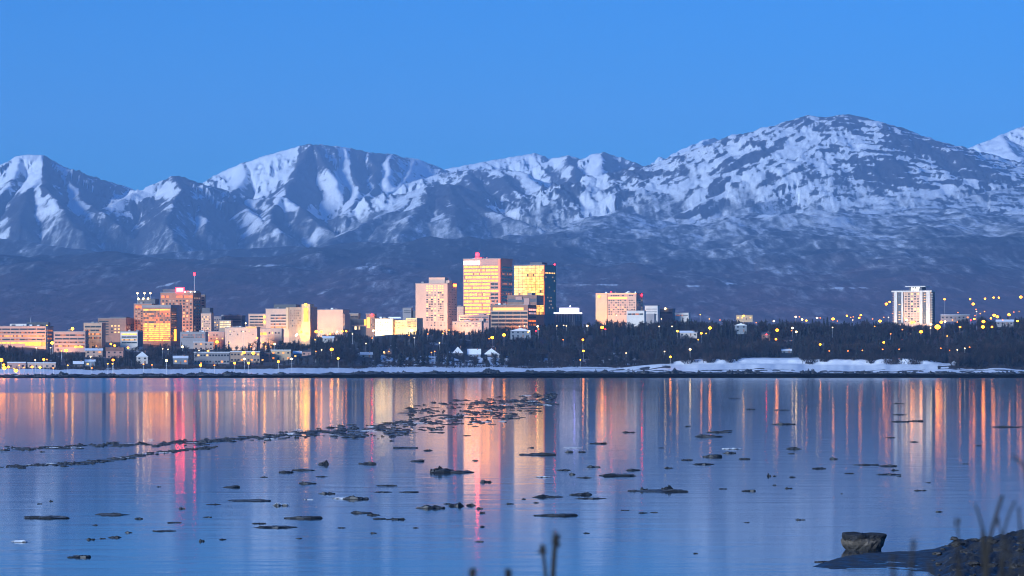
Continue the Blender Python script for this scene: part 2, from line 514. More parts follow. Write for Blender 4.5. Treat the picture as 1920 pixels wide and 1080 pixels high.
# right hand forest slope stands a little higher
base = base + 70*sstep(900, 1700, PX)*sstep(9500, 14500, YY)
H = base.astype(np.float32).copy()
D = np.full_like(H, 4000.0)
for s, pts in RID:
    Q = [(X(a, k*1000), k*1000, Z(b, k*1000)) for a, b, k in pts]
    for (x0, y0, z0), (x1, y1, z1) in zip(Q[:-1], Q[1:]):
        dx, dy = x1-x0, y1-y0
        t = np.clip(((xw-x0)*dx + (yw-y0)*dy)/(dx*dx+dy*dy), 0, 1).astype(np.float32)
        d = np.sqrt((xw-x0-t*dx)**2 + (yw-y0-t*dy)**2)
        h = z0 + t*(z1-z0) - s*(np.sqrt(d*d+14.0**2)-14.0)
        better = h > H
        H = np.where(better, h, H); D = np.where(better, d, D)
amp = sstep(0, 500, D)*sstep(350, 800, H)
dome = sstep(1080, 1250, PX)*sstep(19600, 19000, YY)
dome = sstep(1080, 1250, PX)*(1 - sstep(19300, 19700, YY))
rg = ridged(XX/520.0, YY/900.0, 5) - 0.8
GU = ridged(XX/190.0 + .0006*YY, YY/1300.0, 4) - 0.75        # gullies and rock ribs running down the faces
H = H + rg*(55 - 30*dome)*amp + GU*(46 - 34*dome)*sstep(0, 260, D)*sstep(450, 850, H)
H = H + (9 - 4*dome)*fbm(XX/90.0, YY/90.0, 4)*sstep(300, 900, H) + 10*fbm(XX/300.0, YY/300.0, 4)*sstep(7600, 9500, YY)
CR = ridged(XX/80.0, YY/130.0, 4) - .75        # crags
H = H + 17*CR*sstep(60, 300, D)*sstep(620, 900, H)*(1 - .65*dome) + 5*fbm(XX/35.0, YY/60.0, 3)*sstep(600, 900, H)
# slopes
gx = np.gradient(H, axis=1)/np.gradient(XX, axis=1)
gy = np.gradient(H, axis=0)/np.gradient(YY, axis=0)
ROW = HZ - (H-CH)/(P*YY)        # the row of the photo each vertex falls on: used only to place patches of bare rock, snow and one painted shaded face
def blob(cx, cy, rx, ry, rot=0.0):
    c, s_ = math.cos(rot), math.sin(rot)
    u = ((PX-cx)*c + (ROW-cy)*s_)/rx; v = (-(PX-cx)*s_ + (ROW-cy)*c)/ry
    return np.exp(-(u*u+v*v)**2)
nA = fbm(XX/260.0, YY/420.0, 5); nB = fbm(XX/70.0+5, YY/150.0, 4)
alt = sstep(520, 960, H + 260*nA + 120*nB)
f1 = fbm(XX/55.0, YY/620.0, 5); f2 = fbm(XX/260.0, YY/2600.0, 4); f3 = fbm(XX/24.0, YY/260.0, 3)
nL = fbm((XX*.55 - H*.84)/23.0, (XX*.84 + H*.55)/150.0, 5)       # snow lying in slanting bands on the dome's left flank
nR = fbm(H/17.0 + XX/400.0, XX/120.0, 5)                          # level bands on its right flank
nL = .62*nL + .62*fbm((XX*.40 - H*.92)/48.0 + 7, (XX*.92 + H*.40)/120.0, 5)
lf = 1 - sstep(1480, 1640, PX)
nD = nL*lf + nR*(1-lf)
sn = -0.14 - .56*dome + 1.15*alt + (.7 - .3*dome)*np.clip(gx, -1.2, 1.2) + (.65 - .2*dome)*nA + .35*nB - .85*GU*(1-dome) - .30*CR + 1.7*nD*dome + .5*f3*dome
for a in ((578,330,38,55,0.0,-1.0),(552,310,12,40,.5,-.3),(672,318,14,40,0,-.9),(700,322,12,38,.1,-.7),(745,300,40,10,.2,-.3),
          (850,375,62,38,.3,-.9),(930,350,70,26,.35,-.8),(1060,330,36,32,.5,-.9),(1180,325,50,20,.35,-.7),(1110,350,20,34,0,.7),
          (500,322,60,22,-.4,.8),(640,330,14,50,.1,.8),(760,350,60,26,-.5,.8),(730,320,18,30,0,.6),
          (45,330,28,32,-.5,.7),(85,335,9,40,.1,-.9),(150,350,34,30,.6,-.4),(70,395,14,34,0,.4),(35,400,18,40,0,-.7),(190,380,14,28,.4,-.6),
          (240,372,50,15,-.45,.9),(340,345,26,12,.2,-.9),(270,395,34,22,.3,-.8),(335,435,20,18,0,.9),(420,395,50,30,.3,-.7),(360,390,16,26,.5,.2),
          (590,405,12,36,-.35,.7),(140,430,8,40,-.15,.6),(170,425,6,26,.1,.5),
          (1345,350,14,60,.55,-.9),(1400,305,14,60,.7,-.6),(1300,350,36,50,.6,.6),(1230,370,36,26,.3,.6),(1390,350,30,40,.7,.6),(1490,285,46,26,-.5,.6),
          (1660,325,62,24,.25,-1.0),(1700,270,60,16,.3,-.6),(1800,310,60,24,.35,-.7),(1560,235,50,12,0,-.3),(1520,345,70,14,.1,.4),(1600,268,40,14,.2,.6),
          (1680,372,120,10,-.12,.7),(1880,290,44,24,.3,.5),(1330,275,26,10,-.4,.2),(1450,400,60,14,0,.3)):
    sn = sn + a[5]*blob(*a[:5])*sstep(420, 640, H)
far = sstep(23800, 24600, YY)
sn = sn*(1-far) + far*(0.55 + 0.6*nB + .7*np.clip(gx, -1, 1) - 1.3*blob(1352, 272, 26, 14, .3) - .8*blob(1300, 285, 10, 14, -.4) - .3*blob(1010, 300, 12, 10))  # first blob puts the far peak's shaded face into the colour, as rock
# forest: thin speckle of snow, most on the right slope and around the treeline
forest = (1-alt)
speck = -0.10 + .55*f1 + .55*f2 + .45*f3 + .50*sstep(1000, 1500, PX)*sstep(9800, 14000, YY) + .34*sstep(13800, 16500, YY)*sstep(600, 720, PX) - .12*(1-sstep(520, 700, PX)) + .25*CR*sstep(12000, 15000, YY) + .35*GU*sstep(14500, 16000, YY)
# clearings and roads on the lower slopes
clr = np.zeros_like(H)
for a in ((680,505,26,10,-.5),(610,546,24,2.5,-.35),(640,540,7,5,-.5),(490,498,40,2,-.02),(1125,534,42,1.6,0),(1290,536,44,1.5,.02),(1370,532,14,2,0),(1590,540,50,1.5,0),(310,535,28,2,-.25)):
    clr = clr + blob(*a)
speck = speck + 1.1*clr*np.clip(.75 + 1.2*f1 + f3, 0, 1.2)
sn = np.where(H < 0, speck, sn*alt + speck*forest)
snowf = np.clip(sn, -0.5, 1.3)
mm = new_mat('mountain_side')
at = mm.n('ShaderNodeAttribute'); at.attribute_name = 'snow'
al = mm.n('ShaderNodeAttribute'); al.attribute_name = 'alp'
gp = mm.n('ShaderNodeNewGeometry')
mpm = mm.n('ShaderNodeMapping'); mpm.inputs['Scale'].default_value = (1, 0.6, 0.7); mm.l(gp.outputs['Position'], mpm.inputs[0])
nz = mm.noise(0.02, 8, 0.72, mpm.outputs[0])
fo = mm.math('SUBTRACT', nz.outputs[0], 0.5)
fA = mm.math('ADD', at.outputs['Fac'], mm.math('MULTIPLY', fo, 1.7))
nz2 = mm.noise(0.075, 5, 0.7, mpm.outputs[0])
fA = mm.math('ADD', fA, mm.math('MULTIPLY', mm.math('SUBTRACT', nz2.outputs[0], 0.5), 1.3))
frA = mm.ramp(fA, [(0.22, (0, 0, 0)), (0.42, (0.85, 0.85, 0.85)), (0.62, (1, 1, 1))])
mpf = mm.n('ShaderNodeMapping'); mpf.inputs['Scale'].default_value = (1, 0.10, 1); mm.l(gp.outputs['Position'], mpf.inputs[0])
nf = mm.noise(0.028, 6, 0.7, mpf.outputs[0])
fB = mm.math('ADD', at.outputs['Fac'], mm.math('MULTIPLY', mm.math('SUBTRACT', nf.outputs[0], 0.5), 2.4))
frB = mm.ramp(fB, [(0.0, (0, 0, 0)), (0.45, (0.16, 0.16, 0.16)), (1.1, (0.8, 0.8, 0.8))])
fr = mm.n('ShaderNodeMix', data_type='RGBA'); mm.l(al.outputs['Fac'], fr.inputs[0]); mm.l(frB.outputs[0], fr.inputs[6]); mm.l(frA.outputs[0], fr.inputs[7])
rock = mm.ramp(nz.outputs[0], [(0.3, (0.03, 0.028, 0.034)), (0.7, (0.085, 0.075, 0.08))])
lw = mm.n('ShaderNodeAttribute'); lw.attribute_name = 'birch_glow'
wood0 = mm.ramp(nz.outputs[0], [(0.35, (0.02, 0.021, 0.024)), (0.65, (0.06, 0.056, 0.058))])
birch_glow = mm.ramp(nf.outputs[0], [(0.35, (0.10, 0.052, 0.056)), (0.65, (0.21, 0.11, 0.11))])      # bare birches on the lowest slopes, tinted to paint in the city's haze glow
wood = mm.mix(lw.outputs['Fac'], wood0.outputs[0], birch_glow.outputs[0])
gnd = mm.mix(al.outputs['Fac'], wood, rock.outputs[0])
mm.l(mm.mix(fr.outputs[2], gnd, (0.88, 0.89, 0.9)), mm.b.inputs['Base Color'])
mm.b.inputs['Roughness'].default_value = 0.9
mm.b.inputs['Specular IOR Level'].default_value = 0.1
bm_ = mm.n('ShaderNodeBump'); bm_.inputs['Strength'].default_value = 0.8; bm_.inputs['Distance'].default_value = 25.0
mm.l(nz.outputs[0], bm_.inputs['Height']); mm.l(bm_.outputs[0], mm.b.inputs['Normal'])
V = np.stack([XX, YY, H], -1).reshape(-1, 3)
mo = link('mountains', arr_mesh('mountains', V, grid_faces(nyr, npx), mm.m, True, {'snow': snowf, 'alp': alt, 'birch_glow': .9*(1 - sstep(90, 430, H + 90*nA))}))
tag(mo, kind='structure')
# ------------------------------------------------------------------ building materials
M = {}
M['pink'] = plain('pale_pink_concrete', (0.60, 0.39, 0.28), var=.1, scale=.12)
M['rose'] = plain('rose_concrete', (0.50, 0.275, 0.21), var=.1, scale=.12)
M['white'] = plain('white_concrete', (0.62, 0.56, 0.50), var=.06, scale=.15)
M['cream'] = plain('cream_render', (0.6, 0.43, 0.25), var=.08, scale=.15)
M['tan'] = plain('tan_brick', (0.42, 0.29, 0.2), var=.15, scale=.25)
M['brown'] = plain('brown_brick', (0.26, 0.145, 0.1), var=.18, scale=.25)
M['rust'] = plain('rust_brick', (0.36, 0.17, 0.1), var=.18, scale=.25)
M['grey'] = plain('grey_concrete', (0.26, 0.24, 0.24), var=.12, scale=.15)
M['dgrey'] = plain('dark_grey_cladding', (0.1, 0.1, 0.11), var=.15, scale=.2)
M['green'] = plain('grey_green_cladding', (0.26, 0.31, 0.30), var=.1, scale=.2)
M['black'] = plain('black_metal', (0.03, 0.03, 0.035), rough=.5, var=.2)
M['steel'] = plain('galvanised_steel', (0.35, 0.36, 0.38), rough=.45, metal=.6)
M['snow'] = plain('roof_snow', (0.8, 0.82, 0.85), rough=.9, var=.06, scale=.3)
M['blue'] = plain('blue_grey_siding', (0.2, 0.23, 0.26), var=.1, scale=.3)
M['glass'] = plain('dark_glass', (0.03, 0.035, 0.045), rough=.12, var=.3)
M['navy'] = plain('dark_blue_glass', (0.012, 0.015, 0.028), rough=.35, var=.25, scale=.1)
WARM = (1.0, 0.25, 0.022); GOLD = (1.0, 0.31, 0.02); PALE = (1.0, 0.48, 0.10); ORNG = (1.0, 0.18, 0.015); COOL = (1.0, 0.70, 0.36)
M['gold'] = lit_glass('gold_lit_glass', GOLD, 3.4, off=.03)
M['goldmix'] = lit_glass('gold_part_lit_glass', WARM, 1.5, off=.22)
M['pale'] = lit_glass('pale_lit_glass', PALE, 2.4, cell=(2.2, 2.0), off=.02, dark=.6)
M['palemix'] = lit_glass('pale_part_lit_glass', PALE, 1.2, off=.3)
M['orange'] = lit_glass('orange_lit_glass', ORNG, 1.5, off=.12)
M['dim'] = lit_glass('dim_lit_glass', WARM, 0.45, off=.5, dark=.05)
M['cool'] = lit_glass('white_lit_glass', COOL, 1.5, off=.1)
M['w1'] = emitter('warm_window', WARM, 1.8, 'NONE')
M['w2'] = emitter('yellow_window', PALE, 1.6, 'NONE')
M['w3'] = emitter('dim_window', (1.0, .55, .3), 0.35, 'NONE')
M['signw'] = emitter('white_sign_light', (1, .93, .85), 3.5)
M['signr'] = emitter('red_sign_light', (1, .004, .010), 26)
M['signrw'] = emitter('red_white_sign_light', (1, .16, .13), 5)
M['signo'] = emitter('orange_sign_light', (1, .12, .012), 9)
M['signy'] = emitter('yellow_sign_light', (1, .42, .015), 1.8)
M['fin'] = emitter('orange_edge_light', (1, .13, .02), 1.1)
M['blue_l'] = emitter('violet_blue_lamp', (.32, .28, 1.0), 16)
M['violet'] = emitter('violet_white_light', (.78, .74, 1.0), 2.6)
M['lampO'] = emitter('orange_lamp_glass', (1.0, .27, .004), 17)
M['lampY'] = emitter('yellow_lamp_glass', (1.0, .42, .012), 15)
M['lampW'] = emitter('white_lamp_glass', (1.0, .64, .24), 13)
M['lampo'] = emitter('dim_orange_lamp_glass', (1.0, .14, .004), 4)
for _k, _c in (('lampOs', (1.0, .2, .005)), ('lampYs', (1.0, .42, .015)), ('lampWs', (1.0, .66, .3))): M[_k] = emitter(_k.replace('lamp', 'faint_lamp_').lower(), _c, 4.5)
M['lampR'] = emitter('red_lamp_glass', (1.0, .004, .008), 34)

RESERVED = []          # photo boxes that nearer trees must leave open: x0, x1, y0, y1, Y
_mc = {}
def box_mesh(name, w, d, h, mat):
    k = (name, round(w, 2), round(d, 2), round(h, 2), mat)
    if k not in _mc:
        me = MB().box(0, w, 0, d, 0, h).mesh(name)
        me.materials.append(M[mat])
        _mc[k] = me
    return _mc[k]

class Bld:
    """a building standing at photo columns xl..xc (front) and xc..xr (right side), top row yt, distance Y"""
    def __init__(s, name, label, xl, xc, xr, yt, Y, mat='pink', cat='building', group=None, depth=22, te=0.33, base=None, roof='grey', yb=None, wall=True, keep=None):
        s.Y, s.m, s.xc = Y, P*Y, xc
        a = (xc-960)*P
        s.two = xr > xc + 1
        s.te = te if s.two else 0.0
        s.c, s.sn = math.cos(s.te), math.sin(s.te)
        s.W = (xc-xl)*s.m/s.c
        s.D = (xr-xc)*s.m/s.sn if s.two else depth
        s.base = float(land_h(xc, Y)) - 1.5 if base is None else base
        if yb is not None: s.base = min(s.base, Z(yb, Y))
        s.root = empty(name, (X(xc, Y), Y, s.base), -(a + s.te))
        tag(s.root, label, cat, group)
        s.H = s.lz(yt)
        s.xl, s.xr, s.yt = xl, xr, yt
        if wall:
            s.blk('wall', xl, xc, yt, None, mat, 0, s.D)
            if roof:
                link('roof', MB().box(-s.W-.25, .25, -.25, s.D+.25, 0, .5).mesh('roof'), M[roof], s.root, (0, 0, s.H+.003))
            if s.W > 9 and s.D > 7:
                vr = random.Random(int(xc*7))
                for _ in range(int(min(6, s.W/7))):
                    vw, vd, vh = vr.uniform(.8, 2.6), vr.uniform(.8, 2.2), vr.uniform(.5, 1.7)
                    link('roof_vent', box_mesh('roof_vent', round(vw, 0)+.4, round(vd, 0)+.4, round(vh, 1), vr.choice(('steel', 'dgrey', 'grey'))), None, s.root, (-vr.uniform(.08, .9)*s.W, vr.uniform(.1, .6)*s.D, s.H+.5))
        if keep: RESERVED.append((xl, xr, yt, keep, Y))
    def lx(s, px): return (px-s.xc)*s.m/s.c
    def ly(s, px): return (px-s.xc)*s.m/max(s.sn, .05)
    def lz(s, py): return Z(py, s.Y) - s.base
    def blk(s, name, x0, x1, y0, y1, mat, d0=0, d1=None):
        d1 = s.D if d1 is None else d1
        z1 = s.lz(y0); z0 = 0 if y1 is None else s.lz(y1)
        a, b = s.lx(x0), s.lx(x1)
        return link(name, box_mesh(name, b-a, d1-d0, z1-z0, mat), None, s.root, (a, d0, z0))
    def front(s, name, x0, x1, y0, y1, mat, out=.18):
        return s.blk(name, x0, x1, y0, y1, mat, -out, .12)
    def side(s, name, x0, x1, y0, y1, mat, out=.18):
        a, b = s.ly(x0), s.ly(x1); z0, z1 = s.lz(y1), s.lz(y0)
        return link(name, box_mesh(name, .12+out, b-a, z1-z0, mat), None, s.root, (-.12, a, z0))
    def rows(s, x0, x1, y0, y1, n, mat, frac=.5, face='front', name='window_band', seg=1, out=.18):
        p = (y1-y0)/n
        for i in range(n):
            ya = y0 + p*(i + .5 - frac/2); yb = ya + p*frac
            w = (x1-x0)/seg
            for k in range(seg):
                mt = mat(i, k) if callable(mat) else (mat[i % len(mat)] if isinstance(mat, (list, tuple)) else mat)
                g = .04*w if seg > 1 else 0
                getattr(s, face)(name, x0+k*w+g, x0+(k+1)*w-g, ya, yb, mt, out)
    def grid(s, x0, x1, y0, y1, nc, nr, mats, fw=.55, fh=.55, face='front', name='window'):
        pw, ph = (x1-x0)/nc, (y1-y0)/nr
        for j in range(nr):
            for i in range(nc):
                mt = mats(i, j) if callable(mats) else random.choice(mats)
                if mt is None: continue
                xa = x0 + pw*(i+.5-fw/2); ya = y0 + ph*(j+.5-fh/2)
                getattr(s, face)(name, xa, xa+pw*fw, ya, ya+ph*fh, mt)
    def ball(s, name, px, py, r, mat, d=-.6):
        return link(name, MB().ball((0, 0, 0), r).mesh(name), M[mat], s.root, (s.lx(px), d, s.lz(py)))
    def mast(s, name, px, y0, y1, d, r=.25):
        return link(name, MB().tube((0, 0, 0), (0, 0, s.lz(y0)-s.lz(y1)), r).mesh(name), M['steel'], s.root, (s.lx(px), d, s.lz(y1)))

def flood(label, b, px, dist, power, col=(1, .62, .3), py=None, aim=.55, spread=100, sidepx=None):  # most are unseen lamps added to brighten and warm facades
    """a ground floodlight in front of building b: housing, lens and the light it gives"""
    lx = b.lx(px)
    z = 0.9 + 1.5
    c, s_ = math.cos(b.root.rotation_euler.z), math.sin(b.root.rotation_euler.z)
    p = Vector((lx*c + dist*s_, lx*s_ - dist*c, z)) + b.root.location
    p.z = max(p.z, float(land_h(p.x/(P*p.y)+960, p.y)) + 1.2)
    r = empty('floodlight', p)
    tag(r, label, 'floodlight', 'floodlights at the feet of buildings')
    q = MB().box(-.45, .45, -.3, .28, -.35, .35).tube((0, 0, -1.4), (0, 0, -.35), .1).build('housing', M['black'], r)
    ln = MB().box(-.38, .38, .285, .32, -.28, .28).build('lens', M['lampY'], r)
    L = bpy.data.lights.new('flood_beam', 'SPOT')
    lo = bpy.data.objects.new('flood_beam', L); COL.objects.link(lo)
    lo.parent = r
    L.energy = power*.95; L.color = (col[0], col[1]*.90, col[2]*.5); L.spot_size = math.radians(spread); L.spot_blend = .8; L.shadow_soft_size = .6
    lo.location = (0, .5, .2)
    tgt = Vector((lx*c, lx*s_, b.H*aim)) + b.root.location
    d = (tgt - (p + Vector((0, .5, .2))))
    lo.rotation_euler = (-d).to_track_quat('Z', 'Y').to_euler()
    return r

ch = lambda *a: (lambda i, j: random.choice(a))

# ---- far left offices
b = Bld('office_building', 'pinkish five storey office block with a round lit corner, last at the water side', -14, 86, 100, 612, 2900, 'rose'); RESERVED.append((46, 100, 612, 652, 2900))
b.rows(-12, 85, 614, 646, 5, ['glass', 'dim', 'goldmix', 'dim', 'gold'], .42, seg=6)
b.rows(87, 99, 616, 646, 4, 'dim', .4, 'side')
b.front('shop_front', 48, 85, 641, 648, 'gold', .3)
b.blk('penthouse', 16, 47, 607, 612, 'white', 4, 14); b.blk('plant_room', 40, 80, 604, 612, 'black', 15, 20)
b.mast('antenna', 50, 595, 605, 10, .12)
flood('added floodlight below the rounded corner of the far left office', b, 80, 16, 26000, (1, .5, .16))
flood('added floodlight at the middle of the far left office block', b, 30, 24, 16000, (1, .6, .35))
b = Bld('office_building', 'low pinkish office with four dark window bands and a lamp on its roof', 101, 160, 166, 622, 2850, 'rose', keep=655)
b.rows(103, 159, 625, 652, 4, ['dim', 'glass', 'dim', 'goldmix'], .42, seg=4)
b.rows(161, 165, 626, 652, 4, 'glass', .4, 'side')
b.mast('lamp_mast', 134, 617, 622, 3, .2); b.ball('roof_lamp', 134, 616, 1.3, 'lampY', 3)
b.front('lit_entrance', 140, 156, 649, 652, 'gold', .3)
flood('added floodlight by the low pinkish four band office', b, 124, 18, 14000, (1, .6, .38))
b = Bld('office_building', 'pale square office block with three dark window strips', 157, 191, 198, 606, 2950, 'tan', keep=638)
b.rows(159, 190, 609, 637, 4, ['glass', 'dim', 'goldmix', 'dim'], .45, seg=3)
flood('added floodlight by the pale square three strip office', b, 175, 20, 9000, (1, .7, .5))
b = Bld('brick_building', 'dark brick building with bright yellow rooms behind the pale square office', 184, 236, 253, 597, 3080, 'brown')
b.grid(207, 226, 608, 626, 3, 3, ch('w2', 'w2', 'glass'), .5, .4); b.rows(186, 204, 600, 630, 6, 'glass', .4, seg=3)
b.grid(237, 252, 606, 630, 4, 5, ch('glass', 'w3'), .5, .5, 'side'); b.blk('plant_room', 206, 234, 594, 597, 'dgrey', 4, 14)
flood('added floodlight by the dark brick building', b, 222, 20, 7000, (1, .5, .2))
b = Bld('office_building', 'small white office with its top floor lit yellow, in front of the gold lit tower', 226, 258, 268, 622, 2880, 'white', keep=648)
b.rows(228, 257, 624, 645, 4, ['gold', 'glass', 'palemix', 'glass'], .45, seg=3)
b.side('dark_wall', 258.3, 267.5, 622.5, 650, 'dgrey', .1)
# ---- old brown tower with roof lamps
b = Bld('brick_tower', 'old brown tower with white lamps on its dark rooftop', 251, 285, 296, 570, 3090, 'rust')
b.grid(253, 284, 577, 622, 6, 10, ch('glass', 'glass', 'w3'), .5, .5)
b.front('lit_cornice', 255, 272, 573, 578, 'orange', .3); b.blk('plant_room', 256, 289, 560, 570, 'dgrey', 3, 14)
for q in (258, 267, 276):
    b.ball('roof_lamp', q, 560, .9, 'lampW', 2.5)
for q in (254, 267, 278):
    b.mast('lamp_mast', q, 550, 570, 6, .12); b.ball('mast_lamp', q, 549.5, .8, 'lampW', 6)
flood('added floodlight below the old brown tower', b, 265, 24, 26000, (1, .45, .15))
# ---- gold lit slab tower
b = Bld('office_tower', 'wide tower with lower floors lit solid gold and a grey edge wall', 268, 320, 341, 577, 3000, 'rust', te=.4, keep=636)
b.rows(269, 319.5, 579, 640, 16, lambda i, k: ('gold' if (i > 6 or i == 0) else random.choice(('goldmix', 'dim', 'dim', 'orange'))), .55, seg=5)
b.rows(320.5, 331, 583, 640, 14, ['glass', 'dim', 'glass'], .5, 'side')
b.side('edge_wall', 331.3, 340.6, 572, 636, 'grey', .5)
b.blk('roof_slab', 266.5, 321, 571.5, 577, 'grey', -1, b.D*.98)
b.side('lit_stair', 326, 330, 617, 639, 'gold', .4)
flood('added floodlight before the gold lit tower', b, 290, 26, 22000, (1, .5, .18))
# ---- brown hotel tower with mast
b = Bld('hotel_tower', 'tall brown tower with a red rooftop sign and red tipped mast', 301, 362, 377, 549, 3160, 'rust', te=.4)
b.front('lit_lounge', 303, 317, 554, 558.5, 'orange', .4); b.front('lit_lounge', 331, 361, 554, 558.5, 'orange', .4)
b.grid(303, 361, 561, 624, 9, 11, ch('glass', 'glass', 'glass', 'w3', 'glass', 'glass', 'w1'), .5, .5)
b.grid(363, 376, 556, 622, 3, 11, ch('glass', 'glass', 'glass', 'w3'), .5, .5, 'side')
b.blk('plant_room', 302, 330, 541.5, 549, 'dgrey', 4, 14); b.blk('roof_storey', 331, 362, 545, 549, 'tan', 2, 16)
s_ = b.front('roof_sign', 332, 344, 540.3, 546.6, 'signrw', 1.2); b.front('sign_halo', 330.6, 345.4, 539, 548, 'signr', .9)
for q in (347.5, 358, 366): b.ball('roof_lamp', q, 547, .7, 'signw', -.9)
b.mast('antenna_mast', 360, 515, 546, 6, .3); b.ball('beacon', 360, 513.5, 1.25, 'lampR', 6)
flood('added floodlight under the tall brown tower with the mast', b, 356, 28, 36000, (1, .42, .14))
flood('second added floodlight on the mast tower, nearer the gold lit tower', b, 320, 28, 22000, (1, .42, .14))
b = Bld('concrete_building', 'narrow brown annexe standing against the mast tower', 374, 384, 386, 553, 3190, 'tan')
b.rows(378, 383, 556, 600, 9, 'glass', .4)
b = Bld('apartment_block', 'stepped pinkish block beside the brown mast tower', 377, 396, 401, 588, 3100, 'pink')
b.blk('upper_storey', 377, 392, 577, 588, 'dgrey', 2, 12)
b.grid(378, 395, 592, 622, 5, 7, ch('glass', 'w3', 'w2', 'glass'), .5, .45)
flood('added floodlight by the stepped pinkish block', b, 388, 20, 12000, (1, .62, .4))
b = Bld('apartment_block', 'grey block with balconies behind the stepped pinkish block', 396, 415, 420, 594, 3160, 'grey')
b.grid(397, 414, 597, 622, 4, 5, ch('glass', 'w2', 'w3'), .55, .45)
b = Bld('office_building', 'low dark block with two floors lit yellow, left of the long pink store', 411, 433, 436, 601, 3020, 'tan')
b.rows(412, 432.5, 602, 615, 3, 'cool', .62, seg=3)
b = Bld('office_building', 'dark windowless block behind the long pink store', 415, 453, 460, 592, 3200, 'dgrey'); b.rows(417, 452, 596, 606, 2, 'glass', .4)
b = Bld('department_store', 'long low pink store with plain walls under the hotel', 422, 482, 488, 614, 2950, 'pink', keep=632)
b.blk('plant_room', 432, 455, 612, 614, 'grey', 4, 14); b.grid(428, 478, 618, 630, 7, 2, ch('w2', 'glass', None, None), .25, .3)
b.front('lit_canopy', 462, 481, 612.5, 614, 'w2', 2)
flood('added floodlight on the long pink store, near its middle', b, 440, 18, 9000, (1, .68, .5)); flood('added floodlight at the end of the long pink store', b, 474, 18, 12000, (1, .58, .34))
b = Bld('warehouse', 'long grey warehouse at the foot of the brown mast tower', 338, 385, 390, 623, 2960, 'grey', keep=636); b.rows(340, 384, 626, 634, 2, 'dim', .35, seg=5)
b = Bld('office_building', 'small pinkish block between the grey warehouse and the long pink store', 386, 421, 425, 622, 2985, 'rose'); b.grid(388, 420, 625, 638, 6, 2, ch('w2', 'glass', 'w3'), .4, .4)
flood('added floodlight by the small pinkish block', b, 394, 14, 12000, (1, .48, .15))
# ---- hotel with floodlit stair tower
b = Bld('office_building', 'four storey pale office left of the hotel with the glowing stair tower', 466, 498, 502, 589, 3090, 'pink')
b.rows(468, 494, 591, 612, 4, 'glass', .42, seg=3); b.ball('wall_lamp', 496, 594, 1, 'lampY'); b.ball('wall_lamp', 496.5, 604, 1, 'lampY')
flood('added floodlight by the four storey pale office', b, 482, 22, 13000, (1, .62, .4))
b = Bld('hotel', 'large pinkish hotel whose stair tower glows bright yellow', 498, 583, 595, 579, 3040, 'pink', keep=619)
b.rows(507, 537, 588, 616, 5, ['glass', 'dim', 'glass', 'dim', 'goldmix'], .42, seg=3)
b.blk('plant_room', 510, 552, 570.5, 579, 'black', 5, 15); b.front('wall_fin', 537, 542, 576.5, 617, 'cream', 1.6)
b.blk('brick_bay', 542.3, 566.7, 576, None, 'tan', -.9, 10); b.grid(544, 565, 580, 613, 6, 7, ch('brown', 'brown', 'glass', 'w3'), .5, .5); 
for o in list(b.root.children):
    if o.name.startswith('window') and not o.name.startswith('window_band'): o.location.y -= .95
b.blk('stair_tower', 567, 583, 570, None, 'cream', -2.2, 8); b.front('stair_glass', 571, 579.5, 577, 603, 'gold', 2.4)
b.side('side_wall', 583.6, 594.5, 575, 618, 'tan', .2); b.ball('tower_lamp', 575, 571, 1.1, 'lampY', -3)
flood('floodlight at the foot of the glowing stair tower', b, 573, 9, 46000, (1, .68, .14), aim=.5, spread=80); flood('floodlight on the glowing stair tower, next to the first', b, 578, 10, 54000, (1, .68, .14), aim=.7, spread=60)
flood('floodlight lighting the bright wall fin of the hotel', b, 539, 8, 9000, (1, .7, .3), spread=60)
flood('added floodlight before the left wing of the pinkish hotel', b, 512, 22, 19000, (1, .6, .38)); flood('added floodlight before the brick bay of the pinkish hotel', b, 556, 24, 14000, (1, .6, .38))
b = Bld('podium_building', 'low floodlit annexe at the foot of the pinkish hotel', 484, 528, 532, 617, 2990, 'pink', keep=628)
b.rows(486, 500, 622, 629, 1, 'gold', .6, seg=2); b.grid(502, 526, 620, 628, 4, 1, ch('glass', 'w2'), .4, .4)
flood('added floodlight before the low hotel annexe', b, 495, 12, 14000, (1, .56, .22))
# ---- windowless pale blocks
b = Bld('arts_centre', 'broad windowless pale block right of the glowing stair tower', 595, 643, 655, 581, 3170, 'pink', keep=612)
b.side('lower_wing', 643.5, 654.5, 588.6, 617, 'pink', 1.2); b.rows(640, 642, 590, 610, 3, 'rose', .1); b.blk('roof_parapet', 618, 643, 580.2, 581, 'white', 0, 6)
flood('floodlight at the left of the windowless pale block', b, 604, 22, 30000, (1, .52, .26)); flood('floodlight at the right of the windowless pale block', b, 634, 30, 36000, (1, .6, .36))
b = Bld('hall', 'dim tan hall stepping down from the windowless pale block', 655, 672, 676, 588, 3210, 'tan')
flood('floodlight by the dim tan hall', b, 664, 24, 16000, (1, .55, .32)); b.rows(657, 671, 592, 596, 1, 'glass', .5, seg=2)
b = Bld('low_hall', 'low dark roofed hall with white lit doors', 661, 686, 690, 599, 3080, 'dgrey'); b.blk('fascia', 660, 686, 609, 612, 'pink', -.6, 4); b.front('lit_door', 665, 669, 612, 618, 'cool'); b.front('lit_door', 671, 675, 612, 618, 'cool')
b = Bld('brick_tower', 'slim brown tower with a bright lit strip and a red lamp', 686, 702, 706, 589, 3060, 'brown', keep=616)
b.front('lit_strip', 688, 694, 595, 615, 'signy', .4); b.front('lit_bays', 683, 687, 599, 610, 'gold', .5); b.grid(695, 701, 597, 614, 2, 5, ch('glass', 'w3'), .5, .5)
b.mast('lamp_mast', 698, 591, 592, 2, .2); b.ball('beacon', 698, 590.5, .8, 'lampR', -.8)
